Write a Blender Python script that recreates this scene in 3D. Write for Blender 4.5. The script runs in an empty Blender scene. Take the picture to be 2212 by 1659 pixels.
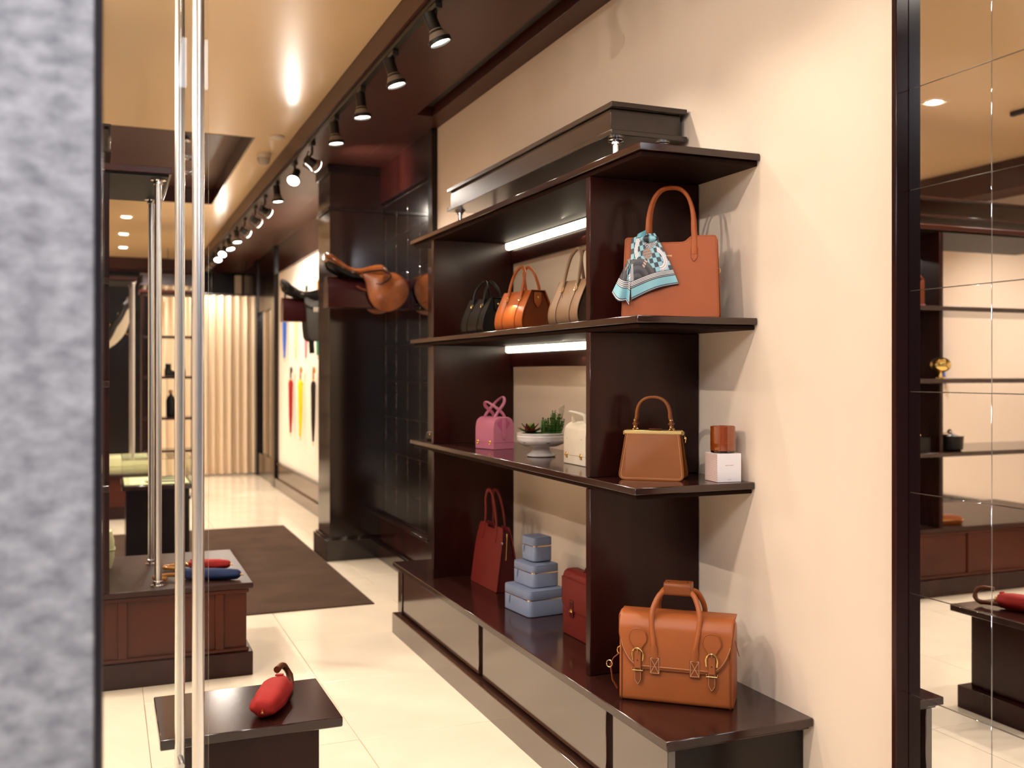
import bpy, math, random
from mathutils import Vector, Matrix
random.seed(7)
PI = math.pi
SC = bpy.context.scene
COL = SC.collection
sin, cos = math.sin, math.cos

# ------------------------------------------------------------------ camera, world, exposure
cam_d = bpy.data.cameras.new('camera'); cam = bpy.data.objects.new('camera', cam_d); COL.objects.link(cam)
cam.location = (0, 0, 1.5)
cam.rotation_euler = (PI/2, 0, -math.atan2(876, 2134))
cam_d.sensor_width = 36; cam_d.lens = 2134/2212*36
cam_d.shift_y = -23.5/2212
cam_d.clip_start = .05
cam_d.dof.use_dof = True; cam_d.dof.focus_distance = 3.35; cam_d.dof.aperture_fstop = 2.6
SC.camera = cam
W = bpy.data.worlds.new('mall_daylight'); SC.world = W; W.use_nodes = True
W.node_tree.nodes['Background'].inputs[0].default_value = (.92, .93, 1, 1)
W.node_tree.nodes['Background'].inputs[1].default_value = .10
SC.view_settings.view_transform = 'Standard'; SC.view_settings.look = 'None'
SC.view_settings.gamma = 1; SC.view_settings.use_curve_mapping = False
SC.view_settings.exposure = 0.63
SC.cycles.use_denoising = True
SC.cycles.max_bounces = 10; SC.cycles.diffuse_bounces = 5; SC.cycles.glossy_bounces = 5
SC.cycles.transparent_max_bounces = 12
SC.cycles.sample_clamp_indirect = 6; SC.cycles.caustics_reflective = False; SC.cycles.caustics_refractive = False
WARM = (1, .885, .765)      # lamp colour
TRACK_W, KEY_W, DOWN_W = 44, 34, 145
LENS_E = 14
# two unseen fill lights added outside the shop front to brighten the stone
for lx, ly, e in ((-1.1, .1, 36), (1.0, -.5, 26)):
    la = bpy.data.lights.new('mall_fill_light', 'AREA'); la.shape = 'RECTANGLE'; la.size = 1.2; la.size_y = .5; la.energy = e; la.color = (.92, .94, 1)
    lo = bpy.data.objects.new('mall_fill_light', la); COL.objects.link(lo); lo.location = (lx, ly, 3.35); lo.rotation_euler = (math.radians(18), 0, 0)

# ------------------------------------------------------------------ materials
def lin(h):
    h = h.lstrip('#'); v = [int(h[i:i+2], 16)/255 for i in (0, 2, 4)]
    return tuple(c/12.92 if c <= .04045 else ((c+.055)/1.055)**2.4 for c in v) + (1,)
def mat(name, col, rough=.5, metal=0, spec=.5, coat=0, coat_rough=.08, var=0, scale=(8, 8, 8), bump=0, bscale=300, trans=0, ior=1.5, col2=None, coat_ior=1.5):
    m = bpy.data.materials.new(name); m.use_nodes = True
    nt = m.node_tree; b = nt.nodes['Principled BSDF']
    c = lin(col) if isinstance(col, str) else tuple(col) + (1,)
    b.inputs['Base Color'].default_value = c
    b.inputs['Roughness'].default_value = rough; b.inputs['Metallic'].default_value = metal
    b.inputs['Specular IOR Level'].default_value = spec; b.inputs['IOR'].default_value = ior
    b.inputs['Coat Weight'].default_value = coat; b.inputs['Coat Roughness'].default_value = coat_rough
    b.inputs['Coat IOR'].default_value = coat_ior
    b.inputs['Transmission Weight'].default_value = trans
    if var or bump:
        tc = nt.nodes.new('ShaderNodeTexCoord')
    if var:
        mp = nt.nodes.new('ShaderNodeMapping'); mp.inputs['Scale'].default_value = scale
        n = nt.nodes.new('ShaderNodeTexNoise'); n.inputs['Scale'].default_value = 1; n.inputs['Detail'].default_value = 6
        nt.links.new(tc.outputs['Object'], mp.inputs[0]); nt.links.new(mp.outputs[0], n.inputs[0])
        r = nt.nodes.new('ShaderNodeValToRGB')
        r.color_ramp.elements[0].position = .3; r.color_ramp.elements[1].position = .72
        lo = lin(col2) if col2 else tuple(x*(1-var) for x in c[:3]) + (1,)
        hi = tuple(min(1, x*(1+var)) for x in c[:3]) + (1,) if not col2 else c
        r.color_ramp.elements[0].color = lo; r.color_ramp.elements[1].color = hi
        nt.links.new(n.outputs['Fac'], r.inputs[0]); nt.links.new(r.outputs[0], b.inputs['Base Color'])
    if bump:
        n2 = nt.nodes.new('ShaderNodeTexNoise'); n2.inputs['Scale'].default_value = bscale; n2.inputs['Detail'].default_value = 3
        nt.links.new(tc.outputs['Object'], n2.inputs[0])
        bp = nt.nodes.new('ShaderNodeBump'); bp.inputs['Strength'].default_value = bump; bp.inputs['Distance'].default_value = .002
        nt.links.new(n2.outputs['Fac'], bp.inputs['Height']); nt.links.new(bp.outputs[0], b.inputs['Normal'])
    return m
def emit(name, col, s):
    m = bpy.data.materials.new(name); m.use_nodes = True; nt = m.node_tree
    b = nt.nodes['Principled BSDF']; b.inputs['Base Color'].default_value = (.8, .8, .8, 1)
    b.inputs['Emission Color'].default_value = tuple(col) + (1,); b.inputs['Emission Strength'].default_value = s
    return m
def clear_glass(name, tint=(1, 1, 1), refl=1.0):
    m = bpy.data.materials.new(name); m.use_nodes = True; nt = m.node_tree
    out = nt.nodes['Material Output']; nt.nodes.remove(nt.nodes['Principled BSDF'])
    t = nt.nodes.new('ShaderNodeBsdfTransparent'); t.inputs[0].default_value = tuple(tint) + (1,)
    g = nt.nodes.new('ShaderNodeBsdfGlossy'); g.inputs['Roughness'].default_value = .01
    f = nt.nodes.new('ShaderNodeFresnel'); f.inputs[0].default_value = 1.45
    mu = nt.nodes.new('ShaderNodeMath'); mu.operation = 'MULTIPLY'; mu.inputs[1].default_value = refl
    x = nt.nodes.new('ShaderNodeMixShader')
    nt.links.new(f.outputs[0], mu.inputs[0]); nt.links.new(mu.outputs[0], x.inputs[0])
    nt.links.new(t.outputs[0], x.inputs[1]); nt.links.new(g.outputs[0], x.inputs[2]); nt.links.new(x.outputs[0], out.inputs[0])
    return m
M = {}
M['wood'] = mat('dark_wood', '#2b0f0c', .22, spec=.26, var=.45, scale=(5, 5, .8))
M['wood_h'] = mat('dark_wood_horizontal', '#2c1410', .14, spec=.5, ior=1.65, var=.4, scale=(6, .8, 6))
M['wood_satin'] = mat('satin_wood', '#1f0e09', .55, spec=.06, var=.3, scale=(6, .8, 6))
M['counter'] = mat('counter_wood', '#331a14', .34, spec=.3, var=.2, scale=(1, 6, 6))
M['gold_satin'] = mat('satin_gold', (1, .74, .32), .38, metal=1)
M['wood_red'] = mat('red_brown_wood', '#481f11', .36, spec=.25, var=.35, scale=(1.2, 1.2, 3))
M['lacquer'] = mat('lacquered_wood', '#2a1610', .12, spec=.5, ior=2.0, var=.2, scale=(3, 3, 1))
M['lacquer_front'] = mat('polished_lacquer', '#38211a', .11, spec=.5, ior=2.5, var=.2, scale=(3, 3, 1))
M['pillar'] = mat('pillar_lacquer', '#1c0f0d', .12, spec=.5, ior=1.6, var=.2, scale=(3, 3, 1))
M['beam'] = mat('beam_lacquer', '#2a1d18', .24, spec=.5, ior=1.65)
M['canopy'] = mat('canopy_wood', '#4a231c', .3, spec=.4, var=.2, scale=(1, 6, 6))
M['soffit'] = mat('brown_soffit', '#43211a', .4, spec=.35, var=.12, scale=(1, 1, 1))
M['black_wood'] = mat('black_wood', '#150b0a', .2, spec=.35)
M['matte_dark'] = mat('matte_dark_wood', '#110a07', .45, spec=.12)
M['plaster'] = mat('cream_plaster', '#ead7c3', .75, spec=.25, var=.03, scale=(1.2, 1.2, 1.2), bump=.05, bscale=60)
M['white_panel'] = mat('warm_white_panel', '#f4e6d4', .6, spec=.3)
M['ceil'] = mat('beige_ceiling', '#f3d3a4', .3, spec=.4, coat=.25, coat_rough=.12)
M['floor'] = mat('cream_floor_stone', '#eadbc4', .16, spec=.5, var=.06, scale=(2.5, 2.5, 2.5))
M['joint'] = mat('tile_joint', '#b9a283', .7)
M['stone'] = mat('grey_stone', '#cfcbcd', .7, var=.25, scale=(26, 26, 40), bump=.5, bscale=90, col2='#8f8c91')
M['rug'] = mat('brown_rug', '#4b392d', .95, spec=.1, var=.18, scale=(3, 3, 3), bump=.5, bscale=500)
M['mirror'] = mat('mirror_glass', (.82, .82, .83), .015, metal=1)
M['mirror_back'] = mat('mirror_joint', '#e6dccd', .6)
M['mirror_dark'] = mat('dark_mirror_joint', '#5d5652', .7, spec=.1)
M['chrome'] = mat('brushed_steel', (.84, .83, .83), .3, metal=1)
M['polished'] = mat('polished_chrome', (.85, .85, .85), .08, metal=1)
M['gold'] = mat('polished_gold', (.95, .66, .25), .16, metal=1)
M['copper'] = mat('copper', (.85, .45, .28), .2, metal=1)
M['black'] = mat('black_metal', '#161413', .42)
M['white_plastic'] = mat('white_plastic', '#e6dccb', .5)
M['glass'] = clear_glass('door_glass', (.98, .99, .985), .4)
M['frame_metal'] = mat('dark_door_frame', '#251c22', .3, coat=.5)
M['lens'] = emit('lamp_lens', (1, .93, .80), LENS_E)
M['led'] = emit('led_strip', (1, .88, .66), 5)
M['curtain'] = mat('cream_curtain', '#efdcc2', .85, spec=.15)
def leather(n, c, rough=.42, bump=.12, **k): M[n] = mat(n, c, rough, spec=.3, bump=bump, bscale=420, var=.07, scale=(9, 9, 9), **k)
leather('tan_leather', '#a04f1e'); leather('tan_dark', '#96491f'); leather('tan_edge', '#7c3d1c')
leather('cognac', '#a05122', .35); leather('cognac_dark', '#763410', .35)
leather('camel', '#80450f'); leather('camel_dark', '#643318')
leather('saddle_tan', '#9c552b', .38); leather('saddle_edge', '#7c411f', .4)
leather('black_leather', '#100e0d', .35); leather('black_edge', '#070606', .4)
leather('taupe', '#8c6f55', .42); leather('taupe_dark', '#5d4638', .45)
leather('pink', '#c87894', .45); leather('pink_dark', '#bf5c86', .45)
leather('cream_leather', '#eee3d0', .42); leather('cream_edge', '#b9a68c', .45)
leather('burgundy', '#6c211d', .42); leather('burgundy_dark', '#4a1214', .42)
leather('dusty_blue', '#7f8ba6', .42, .1); leather('dusty_blue_dark', '#6d7a99', .45)
M['old_brown'] = mat('old_brown', '#b0622a', .3, spec=.5, coat=.3, coat_rough=.2, var=.3, scale=(9, 9, 7), col2='#713817', bump=.1, bscale=420); leather('old_brown_dark', '#5e2e14', .32)
leather('grey_black', '#4c4947', .45)
M['stitch'] = mat('pale_stitch', '#d7a982', .8)
M['amber'] = mat('amber_glass', '#8a3b0c', .06, spec=.7, coat=1, coat_rough=.03, var=.25, scale=(30, 30, .5))
M['amber_dark'] = mat('amber_base', '#2a0f06', .1, coat=1)
M['card'] = mat('white_card', '#efeaec', .7)
M['red_ink'] = mat('red_ink', '#b5524c', .7)
M['grey_ink'] = mat('grey_ink', '#8b8790', .7)
M['ceramic'] = mat('white_glaze', '#d9d3d2', .3, coat=.5, var=.12, scale=(18, 18, 18))
M['cobalt'] = mat('cobalt_paint', '#1d2740', .3, coat=.4)
M['soil'] = mat('soil', '#241a12', .95)
M['moss'] = mat('moss', '#2e4a17', .9, var=.4, scale=(60, 60, 60))
M['leaf'] = mat('green_leaf', '#3d6519', .5, var=.3, scale=(40, 40, 40))
M['leaf_light'] = mat('light_leaf', '#8fa355', .5, var=.2, scale=(40, 40, 40))
M['leaf_red'] = mat('red_leaf', '#6e2a1d', .45, var=.4, scale=(30, 30, 30))
M['bamboo'] = mat('bamboo', '#b3721f', .35, coat=.6, var=.25, scale=(20, 20, 60))
M['green_velvet'] = mat('pale_green_cloth', '#d9d8a6', .8, spec=.2)
M['bulb'] = mat('frosted_bulb', '#8d8378', .4)
M['dome'] = mat('clear_dome', '#e8ddd0', .15, trans=.4)
for n, c in dict(blue='#2a5fc0', cream='#e3cf9f', pink='#e98c96', green='#3f8b70', red='#a3231e', yellow='#f2d60f', black='#2b231d', navy='#1c2d55').items():
    M['cloth_'+n] = mat('cloth_'+n, c, .7, spec=.3, var=.1, scale=(20, 20, 20))
def candle_pattern():
    m = mat('printed_card', '#efe0d6', .7); nt = m.node_tree; b = nt.nodes['Principled BSDF']
    tc = nt.nodes.new('ShaderNodeTexCoord'); mp = nt.nodes.new('ShaderNodeMapping'); mp.inputs['Scale'].default_value = (170,)*3; mp.inputs['Rotation'].default_value = (.785, 0, 0)
    ch = nt.nodes.new('ShaderNodeTexVoronoi'); ch.feature = 'DISTANCE_TO_EDGE'; ch.inputs['Randomness'].default_value = .25; ch.inputs['Scale'].default_value = 1
    r = nt.nodes.new('ShaderNodeValToRGB'); r.color_ramp.elements[0].position = .06; r.color_ramp.elements[1].position = .2
    r.color_ramp.elements[0].color = lin('#b06a5a'); r.color_ramp.elements[1].color = lin('#f3e6df')
    nt.links.new(tc.outputs['Object'], mp.inputs[0]); nt.links.new(mp.outputs[0], ch.inputs[0]); nt.links.new(ch.outputs[0], r.inputs[0]); nt.links.new(r.outputs[0], b.inputs['Base Color'])
    return m
M['print'] = candle_pattern()
def attr_mat(name, rough=.45):
    m = mat(name, '#ffffff', rough); nt = m.node_tree
    a = nt.nodes.new('ShaderNodeAttribute'); a.attribute_name = 'Col'
    nt.links.new(a.outputs['Color'], nt.nodes['Principled BSDF'].inputs['Base Color'])
    return m
M['silk'] = attr_mat('printed_silk', .38)

# ------------------------------------------------------------------ mesh helpers
class MB:
    def __init__(s): s.v = []; s.f = []
    def add(s, vs, fs, X=None):
        o = len(s.v)
        s.v += [tuple(X @ Vector(v)) if X is not None else tuple(v) for v in vs]
        s.f += [tuple(i+o for i in f) for f in fs]; return s
    def box(s, x0, x1, y0, y1, z0, z1, b=.0015, X=None):
        b = min(b, (x1-x0)*.4, (y1-y0)*.4, (z1-z0)*.4)
        vs = []; idx = {}
        for i, (xa, sx) in enumerate(((x0, 1), (x1, -1))):
            for j, (ya, sy) in enumerate(((y0, 1), (y1, -1))):
                for k, (za, sz) in enumerate(((z0, 1), (z1, -1))):
                    for a in range(3):
                        p = [xa+sx*b, ya+sy*b, za+sz*b]; p[a] = (xa, ya, za)[a]
                        idx[i, j, k, a] = len(vs); vs.append(p)
        fs = []
        for a in range(3):
            u, w = [(1, 2), (0, 2), (0, 1)][a]
            for e in (0, 1):
                q = []
                for (p, r) in ((0, 0), (1, 0), (1, 1), (0, 1)):
                    c = [0, 0, 0]; c[a] = e; c[u] = p; c[w] = r; q.append(idx[(*c, a)])
                fs.append(q if (e == 1) != (a == 1) else q[::-1])
        for a in range(3):
            u, w = [(1, 2), (0, 2), (0, 1)][a]
            for p in (0, 1):
                for r in (0, 1):
                    c0 = [0, 0, 0]; c0[u] = p; c0[w] = r; c1 = list(c0); c1[a] = 1
                    fs.append([idx[(*c0, u)], idx[(*c1, u)], idx[(*c1, w)], idx[(*c0, w)]])
        for i in (0, 1):
            for j in (0, 1):
                for k in (0, 1): fs.append([idx[i, j, k, 0], idx[i, j, k, 1], idx[i, j, k, 2]])
        return s.add(vs, fs, X)
    def loft(s, loops, caps=True, closed=False, X=None):
        n = len(loops[0]); vs = [p for l in loops for p in l]; fs = []
        m = len(loops)
        for i in range(m if closed else m-1):
            for j in range(n):
                a = i*n+j; b = i*n+(j+1) % n; c = ((i+1) % m)*n+(j+1) % n; d = ((i+1) % m)*n+j
                fs.append((a, b, c, d))
        if caps and not closed:
            fs.append(tuple(range(n))[::-1]); fs.append(tuple((m-1)*n+j for j in range(n)))
        return s.add(vs, fs, X)
    def lathe(s, prof, n=24, X=None, caps=True):
        return s.loft([[(r*cos(2*PI*j/n), r*sin(2*PI*j/n), z) for j in range(n)] for r, z in prof], caps, X=X)
    def tube(s, path, r, n=8, X=None, closed=False, bino=None, flat=None):
        """sweep a circle (or an ellipse: r in plane, flat along bino) along a path"""
        P = [Vector(p) for p in path]; m = len(P); loops = []
        up = None
        for i in range(m):
            t = (P[(i+1) % m] - P[i-1]) if closed else (P[min(i+1, m-1)] - P[max(i-1, 0)])
            t.normalize()
            if bino is not None: b = Vector(bino); b = (b - t*b.dot(t)).normalized()
            else:
                if up is None: up = Vector((0, 0, 1)) if abs(t.z) < .9 else Vector((1, 0, 0))
                b = (up - t*up.dot(t)).normalized(); up = b
            a = t.cross(b)
            ri = r[i] if isinstance(r, (list, tuple)) else r
            fi = (flat[i] if isinstance(flat, (list, tuple)) else flat) if flat is not None else ri
            loops.append([tuple(P[i] + a*(ri*cos(2*PI*j/n)) + b*(fi*sin(2*PI*j/n))) for j in range(n)])
        return s.loft(loops, not closed, closed, X)
    def strap(s, path, w, th, bino, X=None):
        """flat strap: width w along bino, thickness th across"""
        P = [Vector(p) for p in path]; m = len(P); loops = []
        for i in range(m):
            t = (P[min(i+1, m-1)] - P[max(i-1, 0)]).normalized()
            b = Vector(bino); b = (b - t*b.dot(t)).normalized(); a = t.cross(b)
            wi = w[i] if isinstance(w, (list, tuple)) else w
            loops.append([tuple(P[i] + b*(u*wi/2) + a*(v*th/2)) for u, v in ((-1, -.5), (-.85, -1), (.85, -1), (1, -.5), (1, .5), (.85, 1), (-.85, 1), (-1, .5))])
        return s.loft(loops, X=X)
    def prism(s, poly, y0, y1, b=.0012, fn=None, X=None):
        """polygon in x,z extruded along y with softened edges; fn(x,y,z) may bend it"""
        ins = inset(poly, b)
        loops = [[(x, y0, z) for x, z in ins], [(x, y0+b, z) for x, z in poly], [(x, y1-b, z) for x, z in poly], [(x, y1, z) for x, z in ins]]
        if fn: loops = [[fn(*p) for p in l] for l in loops]
        return s.loft(loops, X=X)
    def grid(s, fn, nu, nv, X=None):
        vs = [fn(i/nu, j/nv) for j in range(nv+1) for i in range(nu+1)]
        fs = [(j*(nu+1)+i, j*(nu+1)+i+1, (j+1)*(nu+1)+i+1, (j+1)*(nu+1)+i) for j in range(nv) for i in range(nu)]
        return s.add(vs, fs, X)
    def build(s, name, m, parent=None, smooth=40, fix=True):
        import bmesh
        me = bpy.data.meshes.new(name); me.from_pydata(s.v, [], s.f)
        if fix:
            bm = bmesh.new(); bm.from_mesh(me); bmesh.ops.recalc_face_normals(bm, faces=bm.faces); bm.to_mesh(me); bm.free()
        me.materials.append(M[m] if isinstance(m, str) else m)
        if smooth:
            me.shade_smooth(); me.set_sharp_from_angle(angle=math.radians(smooth))
        o = bpy.data.objects.new(name, me); COL.objects.link(o)
        if parent is not None: o.parent = parent
        return o
def inset(poly, b):
    n = len(poly); out = []
    area = sum(poly[i][0]*poly[(i+1) % n][1] - poly[(i+1) % n][0]*poly[i][1] for i in range(n))
    sg = 1 if area > 0 else -1
    for i in range(n):
        p0, p1, p2 = Vector(poly[i-1]), Vector(poly[i]), Vector(poly[(i+1) % n])
        e1 = (p1-p0).normalized(); e2 = (p2-p1).normalized()
        n1 = Vector((-e1.y, e1.x))*sg; n2 = Vector((-e2.y, e2.x))*sg
        k = (n1+n2); k = k/max(.3, k.length_squared/2) if k.length > 1e-6 else n1
        out.append(tuple(p1 + k*b))
    return out
def rpoly(pts, rad, n=5):
    """round the corners of a polygon; rad may be a list"""
    out = []; m = len(pts)
    for i in range(m):
        p0, p1, p2 = Vector(pts[i-1]), Vector(pts[i]), Vector(pts[(i+1) % m])
        r = rad[i] if isinstance(rad, (list, tuple)) else rad
        if r <= 0: out.append(tuple(p1)); continue
        a = (p0-p1); b = (p2-p1); r = min(r, a.length*.48, b.length*.48)
        A = p1+a.normalized()*r; B = p1+b.normalized()*r
        for k in range(n+1):
            t = k/n; out.append(tuple(A*(1-t)**2 + p1*2*t*(1-t) + B*t*t))
    return out
def rrect(w, d, r, z, n=4):
    return [(x, y, z) for x, y in rpoly([(-w/2, -d/2), (w/2, -d/2), (w/2, d/2), (-w/2, d/2)], r, n)]
def smooth_path(pts, k=6):
    """Catmull-Rom through points"""
    P = [Vector(p) for p in pts]; P = [P[0]*2-P[1]] + P + [P[-1]*2-P[-2]]; out = []
    for i in range(1, len(P)-2):
        for j in range(k):
            t = j/k; a, b, c, d = P[i-1:i+3]
            out.append(tuple(.5*((2*b) + (c-a)*t + (2*a-5*b+4*c-d)*t*t + (3*b-a-3*c+d)*t**3)))
    out.append(tuple(P[-2])); return out
def tag(o, label, cat, group=None):
    o['label'] = label; o['category'] = cat
    if group: o['group'] = group
    return o
def thing(name, label, cat, loc=(0, 0, 0), rz=0, group=None):
    o = bpy.data.objects.new(name, None); COL.objects.link(o); o.empty_display_size = .05
    o.location = loc; o.rotation_euler = (0, 0, math.radians(rz)); return tag(o, label, cat, group)
def struct(o, label=None):
    o['kind'] = 'structure'
    if label: o['label'] = label
    return o
def box(name, m, x0, x1, y0, y1, z0, z1, parent=None, b=.002):
    return MB().box(x0, x1, y0, y1, z0, z1, b).build(name, m, parent)
def spot(parent, loc, direction, watts, angle=70, blend=.6, radius=.035, col=WARM):
    l = bpy.data.lights.new('lamp_light', 'SPOT'); l.energy = watts; l.color = col; l.spot_size = math.radians(angle); l.spot_blend = blend; l.shadow_soft_size = radius
    o = bpy.data.objects.new('lamp_light', l); COL.objects.link(o); o.parent = parent; o.location = loc
    o.rotation_euler = Vector(direction).to_track_quat('-Z', 'Y').to_euler(); return o
def axis_matrix(origin, direction):
    q = Vector(direction).to_track_quat('Z', 'Y'); return Matrix.Translation(origin) @ q.to_matrix().to_4x4()
def text_mesh(name, body, size, m, parent, loc, rot, depth=.0003, align='CENTER'):
    c = bpy.data.curves.new(name, 'FONT'); c.body = body; c.size = size; c.align_x = align; c.align_y = 'CENTER'; c.extrude = depth; c.resolution_u = 2
    t = bpy.data.objects.new(name, c); COL.objects.link(t); bpy.context.view_layer.update()
    me = bpy.data.meshes.new_from_object(t.evaluated_get(bpy.context.evaluated_depsgraph_get()))
    bpy.data.objects.remove(t)
    me.materials.clear(); me.materials.append(M[m]); o = bpy.data.objects.new(name, me); COL.objects.link(o)
    o.parent = parent; o.location = loc; o.rotation_euler = rot; return o
def copy_tree(o, parent=None):
    c = o.copy(); COL.objects.link(c); c.parent = parent
    for ch in list(o.children): copy_tree(ch, c)
    return c

# ------------------------------------------------------------------ the setting
XW = 2.09                      # right wall face
ZS, ZC = 3.17, 3.30            # soffit and ceiling heights
fl = struct(box('floor', 'joint', -3.3, 2.3, -1.6, 17.2, -.12, -.006))
TS = .8
tile_me = None
for i in range(8):
    for j in range(24):
        x0 = .96 - 5*TS + i*TS; y0 = -1.6 + j*TS - .02
        if tile_me is None:
            t = MB().box(0, TS-.0025, 0, TS-.0025, -.012, 0, .0012).build('floor_tile', 'floor', fl); tile_me = t.data
        else:
            t = bpy.data.objects.new('floor_tile', tile_me); COL.objects.link(t); t.parent = fl
        t.location = (x0, y0, 0)
# right wall, stretch by stretch
struct(box('wall_right', 'plaster', XW, XW+.12, 2.16, 6.47, 0, ZS+.2))
wd = struct(box('wall_right_display', 'white_panel', XW, XW+.12, 8.2, 13.2, 0, ZS+.2), 'warm white display panel with umbrellas behind the dark pillar')
box('header', 'lacquer', XW-.03, XW, 8.31, 13.15, 2.80, ZS, wd); box('dado', 'lacquer', XW-.03, XW, 8.31, 13.15, .07, .32, wd); box('baseboard', 'lacquer', XW-.055, XW, 8.31, 13.15, 0, .13, wd)
box('dado_rail', 'black_wood', XW-.04, XW, 8.31, 13.15, .315, .335, wd)
struct(box('wall_right_backing', 'black_wood', XW+.01, XW+.12, 6.47, 8.2, 0, ZS+.2)); struct(box('wall_right_far', 'black_wood', XW+.01, XW+.12, 13.2, 17.1, 0, ZS+.2))
struct(box('wall_right_entrance', 'black_wood', XW+.012, XW+.12, 1.2, 2.16, 0, ZS+.2))
p = struct(box('trim_1', 'pillar', 1.65, XW+.1, 7.85, 8.31, 0, ZS), 'dark lacquered pillar')
box('base', 'pillar', 1.615, XW, 7.815, 8.345, 0, .17, p, .004); box('base_cap', 'black_wood', 1.63, XW, 7.83, 8.33, .17, .185, p, .004); box('band', 'black_wood', 1.635, XW, 7.835, 8.325, 2.80, 2.83, p, .004); box('capital', 'black_wood', 1.63, XW, 7.83, 8.33, 3.10, ZS, p, .004)
tr = struct(box('trim_2', 'black_wood', XW-.04, XW+.02, 6.43, 6.52, 0, ZS), 'dark upright frame at the end of the cream wall')
tr = struct(box('trim_3', 'wood', XW-.03, XW+.02, 6.52, 7.85, 2.87, ZS), 'dark header above the mirror tiles')
tr = struct(box('trim_4', 'wood', XW-.03, XW+.02, 6.52, 7.85, 0, .333), 'dark dado under the mirror tiles')
box('sill', 'lacquer', XW-.05, XW+.02, 6.52, 7.85, .333, .355, tr); box('skirting', 'lacquer', XW-.06, XW, 5.62, 7.85, 0, .12, tr); box('skirting_cap', 'black_wood', XW-.05, XW, 5.62, 7.85, .12, .135, tr)
tr = struct(box('trim_5', 'black_wood', XW-.06, XW+.02, 13.15, 13.42, 0, ZS), 'dark pilaster beside the white display panel')
tr = struct(box('trim_6', 'black_wood', XW-.05, XW+.02, 14.86, 15.2, 0, ZS), 'dark frame beside the curtain'); box('header', 'black_wood', XW-.03, XW+.01, 13.42, 14.86, 2.38, ZS, tr); box('dado', 'lacquer', XW-.03, XW+.01, 13.42, 14.86, 0, .34, tr)
tr = struct(box('trim_7', 'wood', XW-.045, XW+.02, 2.15, 2.169, 0, ZS), 'narrow dark edge between cream wall and entrance mirror')
# soffit with fascia and slot
sf = struct(MB().box(1.855, 2.2, 6.15, 17.1, ZS, ZS+.22, .001).build('ceiling_soffit', 'soffit'), 'brown soffit over the right wall')
box('soffit_board', 'soffit', 1.32, 1.855, 1.2, 17.1, ZS, ZS+.22, sf); box('soffit_edge', 'soffit', 1.965, 2.2, 1.2, 6.15, ZS, ZS+.22, sf)
box('slot_back', 'black_wood', 1.855, 1.965, 1.2, 6.15, ZS+.12, ZS+.22, sf); box('slot_lip', 'black', 1.875, 1.945, 1.2, 6.10, ZS+.05, ZS+.06, sf)
# beige ceiling with a dark coffer
cl = struct(box('ceiling', 'ceil', -3.3, 1.32, 1.2, 7.73, ZC, ZC+.1))
box('ceiling_board', 'ceil', -3.3, 1.32, 10.97, 16.45, ZC, ZC+.1, cl); box('ceiling_board', 'ceil', 1.05, 1.32, 7.73, 10.97, ZC, ZC+.1, cl); box('ceiling_board', 'ceil', -3.3, -1.2, 7.73, 10.97, ZC, ZC+.1, cl)
box('coffer_top', 'soffit', -1.2, 1.05, 7.73, 10.97, 3.46, 3.5, cl); box('coffer_side', 'lacquer', 1.035, 1.05, 7.73, 10.97, ZC-.002, 3.46, cl); box('coffer_side', 'lacquer', -1.2, -1.185, 7.73, 10.97, ZC-.002, 3.46, cl)
box('coffer_end', 'soffit', -1.185, 1.035, 10.955, 10.97, ZC-.002, 3.46, cl); box('coffer_end', 'soffit', -1.185, 1.035, 7.73, 7.745, ZC-.002, 3.46, cl)
box('ceiling_drop', 'soffit', -3.3, 1.32, 16.45, 17.1, 3.13, ZC+.1, cl)
struct(box('wall_back', 'black_wood', -3.3, 2.2, 17.0, 17.15, 0, 3.5)); struct(box('wall_back_added', 'plaster', -3.2, -.3, 16.96, 17.0, 0, 3.13), 'unseen cream stretch of the back wall, added for reflections'); struct(box('wall_back_panel', 'wood_red', .95, 1.5, 16.94, 17.0, 1.6, 3.12)); struct(box('wall_back_strip', 'white_panel', 1.98, 2.08, 16.9, 17.0, 2.3, 3.12))  # pale stretch added out of view so the shelf edges reflect something bright
wl = struct(box('wall_left', 'plaster', -3.3, -3.18, 1.2, 17.1, 0, 3.5)); box('dado', 'lacquer', -3.18, -3.15, 1.7, 17, 0, .35, wl); box('header', 'soffit', -3.18, -2.85, 1.7, 17, 3.05, ZC, wl)
# shop front on the left: stone, jamb and the sliding glass door
wf = struct(box('wall_front', 'stone', -3.3, -.0155, 1.5, 1.62, 0, 3.4, None, .003)); box('reveal', 'stone', -.022, -.0145, 1.505, 1.60, 0, 3.4, wf)
struct(box('trim_8', 'frame_metal', -.0155, -.0045, 1.5, 1.68, 0, 3.4), 'dark door jamb beside grey stone')
dr = struct(box('door_1', 'glass', -1.3, .262, 2.844, 2.856, .01, 2.9), 'clear glass sliding door with tall steel pulls')
def pull(x, y, r, yg):
    m = MB(); m.lathe([(r*.9, .28), (r, .284), (r, 2.716), (r*.9, 2.72)], 24, Matrix.Translation((x, y, 0))); m.build('door_pull', 'chrome', dr)
    for z in (.42, 2.58):
        MB().tube([(x, y, z), (x, yg, z)], .008, 10).build('pull_standoff', 'chrome', dr)
pull(.2265, 2.757, .0158, 2.845); pull(.1915, 2.936, .0138, 2.855)

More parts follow.
